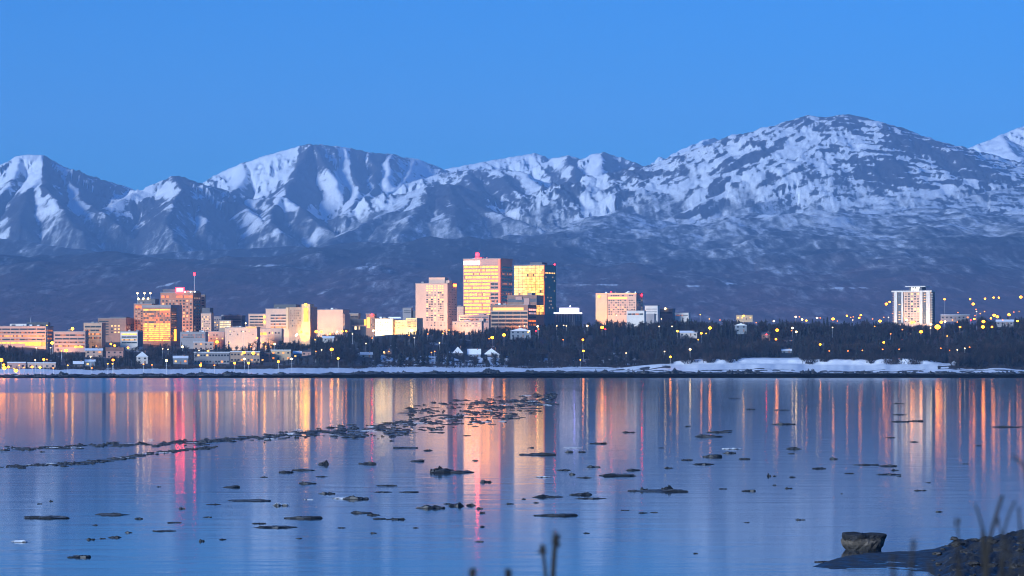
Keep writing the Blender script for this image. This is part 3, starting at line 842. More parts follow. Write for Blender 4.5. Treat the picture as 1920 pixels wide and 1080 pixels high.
# ---- floodlit white building
b = Bld('courthouse', 'stark white building washed by floodlights left of the pale hotel tower', 703, 736, 741, 598, 3040, 'white', keep=626)
b.blk('middle_wing', 736.3, 760, 600.5, None, 'cream', 3, 18); b.blk('end_wing', 760.3, 781, 596.3, None, 'cream', 1, 18)
b.grid(738, 758, 603, 616, 5, 3, ch('glass', 'w2', None), .4, .4); b.rows(762, 780, 600, 614, 4, 'palemix', .3, seg=2); b.blk('roof_light', 722, 746, 594, 597, 'snow', 8, 14)
b.grid(706, 734, 602, 622, 6, 4, ch('cream', 'w2', None), .35, .4)
for q, pw in ((710, 30000), (726, 32000)): flood('floodlight on the stark white building, %s' % ('end nearest the slim brown tower' if q == 710 else 'by its corner'), b, q, 13, pw, (1, .72, .36))
flood('floodlight on the middle wing of the white building', b, 748, 14, 16000, (1, .62, .3)); flood('floodlight on the end wing of the white building', b, 771, 13, 26000, (1, .74, .36))
b = Bld('office_building', 'grey boxy block peeping over the floodlit white building', 755, 771, 774, 578, 3300, 'grey'); b.mast('antenna', 771, 574, 579, 3, .3); b.blk('dark_annexe', 771.5, 781, 583, None, 'dgrey', 2, 12); b.rows(757, 770, 581, 588, 2, 'glass', .35)
# ---- pale hotel tower
b = Bld('hotel_tower', 'pale pink hotel tower with two columns of yellow windows', 779, 839, 857, 531.5, 3150, 'pink', keep=598)
def _hw(i, j):
    if j < 3: return 'w2'
    return random.choice(('glass', 'glass', 'w2', 'w3', 'w3') if j < 14 else ('glass', 'w3'))
b.grid(799, 812, 534, 602, 3, 16, _hw, .8, .52); b.grid(820.5, 832, 534, 602, 3, 16, _hw, .8, .52)
b.grid(813.5, 818.5, 534, 602, 1, 16, ch('w2', 'w2', 'w3', 'glass'), .6, .45); b.grid(800, 836, 603, 612, 6, 2, ch('glass', 'w3'), .45, .5)
b.blk('penthouse', 802, 832, 520, 531.5, 'pink', 3, 14); b.blk('lift_house', 832.3, 840, 525.5, 531.5, 'pink', 4, 12)
b.side('corner_sign', 850, 855.5, 531.5, 536.5, 'signo', .5); b.ball('sign_light', 839.5, 534, .3, 'lampO', b.ly(852))
b.ball('beacon', 839, 529.5, .55, 'lampR', 12); b.grid(840.5, 856, 536, 610, 5, 16, ch('rose', 'rose', 'glass'), .4, .4, 'side')
flood('added floodlight far out before the pale hotel tower', b, 800, 60, 120000, (1, .56, .4), aim=.55); flood('added floodlight right of the corner of the pale hotel tower', b, 872, 40, 110000, (1, .56, .4), aim=.55)
b = Bld('office_building', 'small pale block tucked between the hotel tower and the banded gold tower', 857, 869, 872, 575, 3260, 'pink'); b.blk('step', 857, 863, 573, 575, 'pink', 2, 10); b.grid(858, 868, 579, 592, 3, 3, ch('rose', 'w3'), .4, .4)
flood('added floodlight by the small pale tucked block', b, 863, 22, 19000, (1, .58, .38))
# ---- tallest tower
b = Bld('office_tower', 'tallest tower with gold lit floor bands and a white sign at its top', 868, 938.5, 961, 485, 3300, 'rose', te=.38, keep=585)
b.rows(869.5, 936, 497, 594, 15, lambda i, k: ('gold' if i < 5 else ('gold' if k < 6 else random.choice(('glass', 'dim', 'glass')))) if i != 7 else 'gold', .56, seg=8, out=.1)
for i in range(15):
    ya = 497 + 97/15*i
    b.front('spandrel', 868.3, 938, ya-1.3, ya+1.3, 'rose', .55)
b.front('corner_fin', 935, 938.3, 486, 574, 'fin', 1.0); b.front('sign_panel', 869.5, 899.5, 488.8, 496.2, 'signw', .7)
b.rows(941, 960, 498, 590, 15, ['glass', 'glass', 'dim'], .5, 'side', seg=2)
b.blk('beacon_base', 886, 899, 482, 485, 'rose', 6, 14); b.ball('beacon', 893, 476.8, 2.3, 'lampR', 3); b.mast('beacon_mast', 893, 480, 483, 3, .3)
flood('added floodlight far out before the tallest tower', b, 965, 75, 170000, (1, .5, .3), aim=.65); flood('added orange floodlight along the corner of the tallest tower', b, 937, 10, 9000, (1, .28, .06), aim=.6, spread=50)
# ---- glass tower
b = Bld('office_tower', 'pale yellow all glass tower with a dark blue side wall', 963, 1020.5, 1043, 497, 3380, 'dgrey', te=.4, keep=560)
b.rows(964, 1020, 497.6, 590, 18, lambda i, k: ('pale' if i < 10 and random.random() < .93 else random.choice(('pale', 'palemix', 'pale'))), .86, seg=7, out=.12)
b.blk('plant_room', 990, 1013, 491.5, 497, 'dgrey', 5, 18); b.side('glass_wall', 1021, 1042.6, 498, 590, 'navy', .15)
b.grid(1022, 1041, 509.5, 513.5, 6, 1, ch('w2', 'w2', 'palemix'), .7, .6, 'side'); b.grid(1022, 1041, 516, 580, 6, 10, lambda i, j: random.choice(('w3', 'navy', 'navy', 'navy', 'navy')), .6, .4, 'side')
b.ball('beacon', 1020.5, 494.5, .7, 'lampR', b.ly(1040)); b.front('corner_fin', 1019.6, 1020.6, 497, 590, 'orange', .5)
# ---- brown stepped office in front
b = Bld('office_building', 'brown stepped office with one long yellow lit floor before the two towers', 919, 990, 1006, 572, 3140, 'brown', keep=606)
b.front('lit_floor', 924, 981.5, 576.6, 581.8, 'signy', .3); b.rows(921, 989, 583, 612, 4, lambda i, k: random.choice(('glass', 'glass', 'dim', 'orange')) if k > 2 else 'glass', .5, seg=5)
for i in range(5): b.front('spandrel', 919.4, 989.8, 581.9+i*7.1, 584.6+i*7.1, 'tan', .5)
b.rows(991, 1005, 577, 612, 5, ['orange', 'dim', 'glass'], .5, 'side', seg=2)
b.blk('upper_storey', 948, 1003, 553, 572, 'brown', 5, 26); b.blk('upper_band', 948.5, 1003.5, 560, 566, 'dgrey', 4.6, 24); b.blk('lift_house', 984, 992, 549, 553, 'tan', 8, 18); b.blk('pale_bay', 964, 976, 556, 562, 'rose', 4.2, 8); b.blk('end_bay', 980, 990, 559, 572, 'rose', 4, 8)
flood('added floodlight before the brown stepped office', b, 968, 20, 20000, (1, .5, .24)); flood('added floodlight by the right corner of the brown stepped office', b, 986, 16, 13000, (1, .45, .2))
b = Bld('parking_garage', 'open decked parking garage left of the brown stepped office', 861, 917, 920, 591, 3110, 'rose')
b.rows(862, 916, 592.5, 606, 3, ['dgrey', 'dim', 'dgrey'], .45, seg=4); b.blk('stair_head', 896, 906, 588, 591, 'rose', 2, 10)
flood('added floodlight before the open parking garage', b, 890, 16, 9000, (1, .58, .42))
b = Bld('apartment_block', 'low pink apartment block just above the tree tops', 848, 903, 907, 603, 3060, 'pink', keep=613)
b.grid(851, 901, 605, 613, 9, 2, ch('w1', 'w2', 'glass', 'glass'), .35, .45); b.blk('plant_room', 868, 880, 600.5, 603, 'white', 3, 10); b.blk('stair_head', 897, 905, 597, 603, 'pink', 2, 9)
flood('added floodlight by the low pink apartment block', b, 866, 16, 15000, (1, .52, .36)); flood('added floodlight at the far end of the low pink apartment block', b, 894, 18, 11000, (1, .56, .42))
b = Bld('warehouse', 'grey green block between the glass tower and the violet lit roof', 1007, 1040, 1045, 577.5, 3420, 'green'); b.rows(1010, 1038, 582, 600, 3, 'green', .2); b.blk('parapet', 1007, 1040, 576.8, 577.5, 'grey', 0, 3)
# ---- violet lit roof
b = Bld('council_hall', 'dark columned hall crowned by a glowing violet white roof', 1040, 1078, 1092, 588, 3180, 'dgrey', keep=600)
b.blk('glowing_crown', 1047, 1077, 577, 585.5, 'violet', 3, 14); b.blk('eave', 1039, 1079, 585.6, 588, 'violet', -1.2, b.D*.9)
for i in range(7): b.front('column', 1042+i*5.2, 1043.6+i*5.2, 588.2, 604, 'grey', .8)
b.grid(1079.5, 1091, 590, 602, 4, 1, ch('grey'), .4, .95, 'side', 'column'); b.ball('eave_lamp', 1078, 584, 1.0, 'blue_l', -1.8); b.mast('flagpole', 1063, 571, 577, 8, .15); b.ball('roof_lamp', 1064, 574, .8, 'violet', 8)
# ---- hotel right of centre
b = Bld('hotel', 'wide peach hotel with a plain end wall and an orange emblem', 1117, 1193, 1206, 550, 3300, 'pink', te=.36, keep=590)
b.grid(1140, 1191.5, 561, 591, 12, 7, ch('glass', 'glass', 'rose', 'w3', 'w1', 'glass'), .62, .5); b.front('end_wall', 1117, 1138.5, 550.4, 600, 'cream', .7)
b.grid(1140, 1192, 552, 556, 12, 1, ch('glass', 'rose'), .7, .6); b.front('lit_sign', 1140, 1176, 556.6, 560.2, 'signy', .5); b.ball('emblem', 1123.5, 555.3, 1.6, 'signo', -.9)
b.ball('corner_beacon', 1193.5, 552.5, 1.0, 'signr', b.ly(1203)); b.ball('beacon', 1143, 547.6, .55, 'lampR', 4); b.front('roof_edge', 1117, 1193, 549.2, 550.4, 'signo', .15).name = 'roof_light_strip'
b.grid(1194, 1205, 556, 592, 3, 8, ch('glass', 'rose', 'w3'), .5, .5, 'side')
flood('added floodlight at the plain end wall of the peach hotel', b, 1130, 20, 34000, (1, .52, .18), aim=.45); flood('added floodlight far out before the peach hotel', b, 1165, 45, 60000, (1, .5, .34)); flood('added floodlight at the right corner of the peach hotel', b, 1190, 26, 16000, (1, .55, .38))
b = Bld('low_annexe', 'low white annexe in front of the peach hotel', 1175, 1208, 1211, 583, 3200, 'white'); b.rows(1177, 1206, 586, 592, 1, 'dim', .5, seg=4)
b = Bld('office_building', 'white boxy office right of the peach hotel', 1209, 1233, 1237, 573.5, 3280, 'white'); b.rows(1210, 1232, 577, 592, 3, 'grey', .3, seg=2); b.blk('dark_annexe', 1200, 1228, 588, None, 'grey', -2, 8)
b = Bld('warehouse', 'long grey shed roof among the spruces right of the boxy office', 1236, 1262, 1266, 579, 3350, 'dgrey'); b.ball('roof_lamp', 1248, 578.5, .9, 'lampW', -1); b.rows(1238, 1260, 583, 590, 1, 'glass', .4)
b = Bld('warehouse', 'pale flat shed rising just over the spruces', 1265, 1291, 1295, 587, 3300, 'white'); b.rows(1267, 1290, 589, 593, 1, 'dim', .4, seg=3)
# ---- apartment tower on the right
b = Bld('apartment_tower', 'white apartment tower with a flat overhanging roof and rooftop lettering', 1676, 1746, 1753, 547.4, 3000, 'pink', keep=603)
b.blk('roof_slab', 1672.5, 1747.5, 544.6, 547.4, 'white', -1.2, b.D*.97); b.blk('penthouse', 1704, 1728, 537.8, 544.5, 'dgrey', 1.5, 12); b.blk('penthouse_roof', 1697.5, 1735, 535.8, 537.7, 'white', 0, 14)
for x0, x1 in ((1677.6, 1683), (1737.3, 1744.3), (1725, 1730.4), (1690.8, 1694)): b.front('pier', x0, x1, 547.6, 609, 'white', .9)
for x0, x1 in ((1683.4, 1690.4), (1730.8, 1737)):
    b.front('dark_recess', x0, x1, 547.8, 607, 'dgrey', .1)
    b.grid(x0, x1, 549, 606, 1, 12, ch('dgrey', 'dgrey', 'w2', 'grey'), .5, .25, name='balcony_rail')
b.grid(1695.6, 1724.6, 548.6, 604.6, 5, 12, ch('glass', 'glass', 'glass', 'rose', 'w3', 'glass', 'glass', 'w2'), .58, .48)
b.grid(1744.6, 1748.6, 548.4, 604.4, 1, 12, lambda i, j: 'white', .95, .32, 'front', 'balcony'); b.grid(1673.6, 1677.2, 548.4, 604.4, 1, 12, lambda i, j: 'rose', .9, .32, 'front', 'balcony')
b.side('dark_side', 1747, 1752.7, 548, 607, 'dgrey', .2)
tc = bpy.data.curves.new('lettering', 'FONT'); tc.body = 'INLET'; tc.size = 3.3; tc.extrude = .15; tc.align_x = 'CENTER'; tc.offset = .06
to = bpy.data.objects.new('tmp', tc); COL.objects.link(to)
tm = bpy.data.meshes.new_from_object(to.evaluated_get(bpy.context.evaluated_depsgraph_get())); bpy.data.objects.remove(to); tm.materials.clear()
lt = link('lettering', tm, M['signw'], b.root, (b.lx(1715.6), 1.2, b.lz(543.9)))
lt.rotation_euler = (math.pi/2, 0, 0); lt.scale = (.95, 1, 1)
for q, pw, lab in ((1680, 15000, 'left pier'), (1712, 26000, 'middle windows'), (1728, 18000, 'inner pier'), (1742, 17000, 'right pier')):
    flood('floodlight under the %s of the white apartment tower' % lab, b, q, 13, pw, (1, .72, .5), aim=.6, spread=70)
flood('added floodlight far out before the white apartment tower', b, 1708, 60, 60000, (1, .68, .58), aim=.6)

# ---- smaller houses and sheds
def Yat(px, py, y0=2200, y1=3300):
    yy = np.arange(y0, y1, 4.0)
    rows = HZ - (land_h(np.full_like(yy, px), yy) - CH)/(P*yy)
    k = np.where((rows <= py) & (yy > interp(px, SHORE) + 40))[0]
    return float(yy[k[0]]) if len(k) else 3000.0

def house(name, label, x0, x1, yt, ybase, mat='white', roofmat='snow', gable='x', lit=0.2, rise=.35, depth=None, nwin=None, cat='house', Y=None, keep=True, wins=('w2', 'w1'), flat=False):
    Y = Yat((x0+x1)/2, ybase) if Y is None else Y
    m_ = P*Y; W = (x1-x0)*m_; Hh = (ybase-yt)*m_
    D = depth or max(7, min(14, W*.7))
    xm = (x0+x1)/2
    a = (xm-960)*P
    r = empty(name, (X(xm, Y), Y, Z(ybase, Y)-.6), -a)
    tag(r, label, cat)
    hw = Hh + .6 if flat else Hh*(1-rise) + .6
    MB().box(-W/2, W/2, 0, D, -1.5, hw).build('wall', M[mat], r)
    if flat:
        MB().box(-W/2-.3, W/2+.3, -.3, D+.3, hw+.003, hw+.55).build('roof', M[roofmat], r)
    else:
        MB().gable(-W/2-.5, W/2+.5, -.6, D+.6, hw-.05, Hh+.6, gable).build('roof', M[roofmat], r)
        MB().box(W*.22, W*.22+.8, D*.4, D*.4+.8, hw, Hh+1.3).build('chimney', M['rust'], r)
    px_left = x1 < 600
    n = nwin or max(2, int(W/3.6)); fl = 2 if hw > 6 else 1
    for f_ in range(fl):
        for i in range(n):
            wx_ = -W/2 + W*(i+.5)/n
            if f_ == 0 and i == n//2:
                MB().box(wx_-.55, wx_+.55, -.1, .1, .6, 2.8).build('door', M['brown'], r); continue
            lm = random.choice(wins) if random.random() < lit else 'glass'
            zc = hw*(f_+.55)/fl
            link('window', box_mesh('window', 1.5, .2, 1.3, lm), None, r, (wx_-.75, -.1, zc-.65))
    if keep: RESERVED.append((x0+1, x1-1, yt+1, ybase-(ybase-yt)*(.35 if px_left else .62), Y))
    return r
house('house', 'white gabled house on the left slope above the snow bank', 256, 277, 659, 682, 'white', gable='y', rise=.42)
house('apartment_block', 'pale snow roofed flats under the small lit office', 160, 192, 653, 670, 'pink', gable='x', lit=.15, rise=.25)
house('apartment_block', 'pale flats with a red lit roof under the small white office', 199, 231, 651, 672, 'rose', 'rust', lit=.2, rise=.3)
house('shop', 'small shop with a wide yellow lit window near the left shore', 160, 178, 674, 687, 'blue', 'snow', lit=1, rise=.3, cat='shop')
house('shed', 'low dark shed below the first office block', 138, 156, 677, 690, 'dgrey', 'snow', lit=.1, rise=.4, cat='shed')
house('depot', 'long low pink depot with snow piles along the left shore road', 14, 48, 680, 692, 'rose', 'snow', lit=.3, flat=True, cat='depot')
house('depot', 'second pink depot farther along the left shore road', 52, 104, 681, 691, 'pink', 'snow', lit=.3, flat=True, cat='depot')
house('house', 'blue grey house with lit windows left of the long grey apartments', 325, 352, 667, 683, 'blue', 'snow', lit=.7, rise=.3)
r = house('apartment_block', 'long grey apartment row facing the water below the pink store', 364, 430, 661, 683, 'grey', 'snow', lit=.12, nwin=12, depth=12, flat=True)
house('apartment_block', 'orange lit row of flats right of the long grey apartments', 432, 487, 660, 679, 'tan', 'snow', lit=.25, nwin=9, depth=12, flat=True)
house('apartment_block', 'brown block at the end of the orange lit flats', 488, 506, 662, 679, 'brown', 'dgrey', lit=.2, flat=True)
house('store', 'white roofed store with an orange lit front below the pinkish hotel', 508, 545, 657, 676, 'cream', 'snow', lit=.6, flat=True, cat='store', wins=('w1', 'w1'))
house('office_building', 'low pink office half way up the slope above the grey apartments', 363, 400, 642, 656, 'pink', 'snow', lit=.3, flat=True, cat='building')
house('garage', 'tan garage with a lit wall among trees below the hotel', 566, 581, 638, 646, 'pink', 'snow', lit=.5, cat='garage', flat=True)
house('house', 'dark green house beside the white roofed store', 550, 565, 658, 672, 'green', 'snow', lit=.1)
house('house', 'rose house in the trees below the glowing stair tower', 566, 583, 655, 667, 'rose', 'dgrey', lit=.1)
house('house', 'pale house roof under the windowless block', 605, 626, 630, 640, 'white', 'snow', lit=.2, Y=2900)
house('house', 'snow roofed house lowest of the wooded slope, nearest the slim brown tower', 676, 698, 660, 670, 'blue', 'snow', lit=.2, gable='x', rise=.5)
house('house', 'two lit window house in the wood below the white building', 716, 734, 655, 665, 'brown', 'dgrey', lit=.8, rise=.4)
house('house', 'first of three steep snow roofed houses by the middle shore, beside birches', 849, 868, 650, 666, 'grey', 'snow', gable='y', lit=.1, rise=.75)
house('house', 'middle one of three steep snow roofed houses by the middle shore', 877, 901, 654, 668, 'blue', 'snow', gable='x', lit=.1, rise=.75)
house('house', 'widest of three steep snow roofed houses by the middle shore', 907, 936, 653, 669, 'grey', 'snow', gable='y', lit=.1, rise=.72)
house('house', 'pale blue grey house in the tree tops before the brown stepped office', 957, 995, 615, 632, 'blue', 'snow', lit=.12, gable='y', rise=.3, Y=2920)
house('house', 'long white house in the wood under the pale flat shed', 1275, 1307, 620, 630, 'white', 'snow', lit=.3, rise=.4, Y=2880)
house('house', 'tall pale house in the wood left of the red lamps', 1378, 1400, 606, 622, 'blue', 'snow', lit=.1, gable='y', rise=.25, Y=2880)
house('house', 'small red lit house in the wood beside the red lamps', 1428, 1444, 622, 634, 'rust', 'dgrey', lit=.6, rise=.4, Y=2870, wins=('w1',))
house('house', 'snow roofed cabin near the top of the snow bluff', 1466, 1484, 654, 662, 'blue', 'snow', lit=.1, rise=.5)
house('sports_hall', 'long snow roofed hall among trees right of the apartment tower', 1764, 1818, 591, 599, 'grey', 'snow', lit=.05, flat=True, Y=3080, cat='hall')
house('house', 'grey house below the far right lamps', 1868, 1900, 599, 609, 'grey', 'snow', lit=.2, Y=2960, rise=.4)
house('terminal', 'low yellow lit terminal between the spruces, lit from end to end', 1380, 1411, 591, 600, 'cream', 'dgrey', lit=1, flat=True, Y=3240, cat='terminal', wins=('w2',))
# ------------------------------------------------------------------ lamps
LAND = [(40, 'below the round cornered office'), (128, 'below the low four band office'), (195, 'below the pale square office'), (262, 'by the white gabled house'), (300, 'below the gold lit tower'), (350, 'below the mast tower'), (400, 'by the long grey apartments'), (450, 'below the long pink store'), (500, 'below the low hotel annexe'), (548, 'below the pinkish hotel'), (578, 'below the glowing stair tower'), (622, 'below the windowless pale block'), (672, 'by the low white doored hall'), (697, 'below the slim brown tower'), (745, 'below the stark white building'), (815, 'below the pale hotel tower'), (875, 'above the snow roofed houses'), (930, 'below the tallest tower'), (985, 'below the brown stepped office'), (1025, 'below the glass tower'), (1066, 'below the violet lit hall'), (1115, 'left of the peach hotel'), (1160, 'below the peach hotel'), (1220, 'below the white boxy office'), (1285, 'below the pale flat shed'), (1340, 'beside the long white house'), (1390, 'below the yellow lit terminal'), (1440, 'by the small red lit house'), (1490, 'above the middle of the snow bluff'), (1540, 'above the snow bluff, toward the apartment tower'), (1590, 'at the right end of the snow bluff'), (1650, 'just left of the apartment tower'), (1712, 'below the apartment tower'), (1765, 'just right of the apartment tower'), (1810, 'below the long snow roofed hall'), (1850, 'on the far right wooded point'), (1885, 'below the far right grey house'), (1915, 'at the right end of the wood')]
def near(px): return min(LAND, key=lambda a: abs(a[0]-px))[1]
LAMPS = """88,610,Y,S 98,643,Y,L 95,652,W,S 68,652,W,S 2,675,O,L 7,684,O,M 30,695,O,L 26,691,O,S 82,674,O,M 88,674,O,S 66,675,W,S 36,685,O,S 115,658,Y,S 124,657,O,L 181,649,O,S 208,645,O,M 215,648,O,M 127,685,Y,S 170,669,W,S 202,682,Y,S 211,682,Y,S 269,683,O,S 285,684,O,S 312,676,W,M 305,654,W,S 315,655,W,S
342,650,W,M 392,631,O,L 407,641,O,L 390,658,Y,M 373,657,W,S 457,608,Y,L 460,606,W,M 493,642,Y,S 515,645,W,M 498,650,Y,S 457,661,O,L 475,662,O,L 458,673,W,M 547,673,W,M 555,629,W,M 482,634,O,M 456,622,W,S 377,681,O,S
557,627,W,M 564,622,O,L 593,622,O,L 602,622,O,L 619,626,O,M 632,622,W,M 642,621,O,M 649,621,O,M 661,626,W,S 622,655,O,L 634,672,Y,M 592,659,O,S 603,656,W,S 591,637,Y,S
700,620,W,M 698,634,O,S 767,629,O,S 777,633,W,S 802,626,O,S 832,621,O,S 830,625,Y,S 842,619,Y,S 910,607,Y,M 916,603,Y,S 945,628,O,L 923,633,O,L 917,635,O,S 720,660,W,S 729,659,O,S 809,661,O,S 815,659,O,S 686,644,W,S 824,643,W,S 772,620,W,L
1008,612,W,M 1010,617,O,S 1005,620,R,S 992,621,W,S 983,611,W,S 974,612,W,S 1056,637,O,S 1093,637,O,M 1044,611,W,S 1057,610,W,S
1101,611,W,M 1129,614,O,L 1135,617,R,S 1062,611,W,S 1094,658,O,M 1088,675,Y,S 1156,591,W,S 1236,612,W,S 1260,612,W,S 1270,621,Y,M 1315,625,O,M 1324,625,Y,S 1331,615,O,L 1330,598,Y,S 1309,637,Y,S 1294,655,W,M 1246,659,W,S 1257,669,O,M 1174,662,W,S 1313,590,Y,S
1451,602,W,M 1457,619,O,L 1455,636,O,M 1437,627,R,S 1486,615,W,M 1493,622,W,M 1484,620,O,S 1492,594,W,M 1499,594,O,S 1504,599,W,M 1512,601,O,M 1532,596,W,M 1538,596,O,S 1562,598,O,L 1570,602,O,S 1561,614,W,S 1588,592,O,M 1595,595,O,S 1600,594,O,S 1599,600,W,S 1611,596,O,M 1614,591,O,M 1538,646,O,M 1555,658,O,S 1590,658,O,S 1617,657,O,S
1662,570,O,L 1668,566,O,M 1771,561,O,M 1819,561,O,M 1825,570,O,L 1847,560,O,M 1863,558,O,M 1873,558,O,M 1914,557,O,L 1650,602,O,L 1666,595,W,S 1657,595,O,S 1674,588,O,S 1692,618,O,S 1670,626,O,S 1727,622,O,L 1709,605,O,L 1714,604,O,M 1758,613,O,X 1765,604,O,L 1772,603,W,M 1746,608,W,M 1745,615,W,S 1776,630,Y,S 1800,613,O,M 1795,604,O,S 1844,603,O,L 1843,613,O,L 1860,613,O,M 1864,591,O,L 1870,594,O,L 1858,597,O,M 1820,600,R,S 1827,598,O,M 1828,592,O,S 1831,584,W,S 1830,580,O,S 1846,584,O,S 1796,586,O,S 1892,590,O,L 1901,585,O,S 1911,584,O,S 1657,642,O,M 1655,655,O,S 1686,655,O,S 1764,653,O,S 1781,657,O,S 1818,651,O,S 1795,656,W,S 1809,653,W,S
8,690,O,L 60,688,O,M 75,689,O,M 16,688,O,M 45,689,O,S 100,690,O,S 376,685,O,M 402,685,O,S 440,681,O,M 466,681,O,M 522,678,O,M 172,690,O,S 212,675,O,M 240,652,O,M 470,650,O,S 430,644,Y,S 1394,592,Y,M 1240,598,W,S 1350,600,O,S 1418,605,O,S 1636,598,O,S 1640,612,O,S 1700,600,W,M 1838,588,O,S 1880,600,O,S 1908,602,O,M 1786,600,O,S""".split()
RAD = {'S': .5, 'M': .85, 'L': 1.35, 'X': 2.3}
KEEPL = {1457, 1486, 1562, 1599, 1650, 1758, 1771, 1800, 1727, 1670, 1331, 1257, 1129, 1093}
_lm = {}
def lamp_mesh(kind, c, r, h):
    k = (kind, c, r, round(h))
    if k not in _lm:
        if kind == 'pole':
            me = MB().tube((0, 0, -1.5), (0, 0, round(h)), .16, .1).tube((0, 0, round(h)-.1), (0, -1.0, round(h)+.3), .09).mesh('pole')
            me.materials.append(M['steel'])
        else:
            me = MB().ball((0, 0, 0), r, r, r*.8, 8, 5).mesh('lamp_globe'); me.materials.append(M['lamp'+c]); me.shade_smooth()
        _lm[k] = me
    return _lm[k]
LAMP_POS = []
CN = {'O': 'orange', 'Y': 'yellow', 'W': 'white', 'R': 'red'}
SN = {'S': 'faint', 'M': 'bright', 'L': 'glaring', 'X': 'very large'}
for s in LAMPS:
    px, py, c, sz = s.split(','); px, py = float(px), float(py)
    hmax = 9.0
    yy = np.arange(float(interp(px, SHORE)) + 45, 3300, 6.0)
    diff = Z(py, yy) - land_h(np.full_like(yy, px), yy)
    k = np.where(diff <= hmax)[0]
    Y = float(yy[k[0]]) if len(k) else 3280.0
    # stand in front of any wall that would hide it
    for (x0, x1, y0, y1, Yb) in RESERVED:
        if x0-2 < px < x1+2 and y0-3 < py < y1+22 and Y > Yb-6: Y = Yb - 6
    zl = Z(py, Y); gz = float(land_h(px, Y)); h = max(3.0, zl-gz)
    mast = h > 17
    r = RAD[sz]*(1 if Y < 2700 else 1.05)
    area = near(px)
    nm = 'mast_lamp' if mast else 'street_lamp'
    lab = '%s %s %s %s' % (SN[sz], CN[c], 'mast lamp' if mast else 'street lamp', area)
    if sz == 'X': lab = 'very large orange lamp glaring at the right foot of the white apartment tower'
    e = empty(nm, (X(px, Y), Y, zl))
    tag(e, lab, 'lamp', None if sz == 'X' else 'street lamps of the town')
    link('pole', lamp_mesh('pole', '', 0, h), None, e, (0, 1.0, -round(h)-.3-r*.7))
    link('lamp_globe', lamp_mesh('globe', c + ('s' if sz == 'S' and c != 'R' else ''), r, 0), None, e)
    if px > 1430 and c == 'O' and int(px) not in KEEPL:
        e.children[1].data = lamp_mesh('globe', 'o', r, 0)
    LAMP_POS.append((px, py, Y))

# ------------------------------------------------------------------ trees
TOP = [(-400, 640), (0, 640), (60, 648), (110, 650), (160, 640), (240, 648), (300, 640), (345, 640), (380, 650), (430, 634), (470, 632), (530, 631), (570, 634), (600, 626), (625, 615), (640, 613), (655, 620), (700, 628), (740, 624), (780, 617), (790, 611), (810, 613), (850, 617), (880, 617), (920, 610), (945, 609), (1000, 613), (1020, 604), (1050, 604), (1100, 599), (1130, 592), (1160, 596), (1200, 597), (1240, 592), (1300, 590), (1330, 586), (1400, 596), (1440, 586), (1500, 594), (1560, 592), (1600, 598), (1640, 590), (1680, 602), (1700, 604), (1745, 604), (1770, 588), (1830, 582), (1860, 592), (1900, 586), (1960, 584), (2300, 584)]
m = new_mat('spruce_needles')
oi = m.n('ShaderNodeObjectInfo'); gp = m.n('ShaderNodeNewGeometry')
nz = m.noise(.7, 4, .6, gp.outputs['Position'])
cr = m.ramp(nz.outputs[0], [(.3, (.006, .008, .007)), (.7, (.017, .020, .016))])
m.l(cr.outputs[0], m.b.inputs['Base Color']); m.b.inputs['Roughness'].default_value = .9
M['needles'] = m.m
m = new_mat('bare_twigs'); gp = m.n('ShaderNodeNewGeometry'); nz = m.noise(.055, 5, .7, gp.outputs['Position'])
cr = m.ramp(nz.outputs[0], [(.36, (.005, .0035, .003)), (.5, (.018, .011, .009)), (.66, (.060, .038, .029))])
m.l(cr.outputs[0], m.b.inputs['Base Color']); m.b.inputs['Roughness'].default_value = .9
M['twigs'] = m.m
M['bark'] = plain('bark', (.05, .04, .035), rough=.95)

def spruce_geo(seed, rich=1.0):
    r = np.random.default_rng(seed)
    V, F = [], []
    H_ = 1.0; nt = int(9*rich)
    for k in range(nt):
        z = .08 + .92*k/nt
        R_ = .20*(1-z)**.8 + .018
        nb = max(5, int((9 - 4*z)*rich))
        a0 = r.random()*6.28
        for i in range(nb):
            a = a0 + 6.283*i/nb + r.normal()*.25
            rr = R_*(.65+.6*r.random())
            wv = .35+.25*r.random()
            dz = -.05-.05*r.random()
            n = len(V)
            ca, sa = math.cos(a), math.sin(a)
            V += [(0, 0, z+.075), (ca*rr*.55 - sa*rr*wv, sa*rr*.55 + ca*rr*wv, z+dz*.3), (ca*rr, sa*rr, z+dz), (ca*rr*.55 + sa*rr*wv, sa*rr*.55 - ca*rr*wv, z+dz*.3)]
            F += [(n, n+1, n+2), (n, n+2, n+3)]
    n = len(V); V += [(-.012, 0, .93), (.012, 0, .93), (0, 0, 1.03)]; F += [(n, n+1, n+2)]
    return np.array(V), np.array(F)
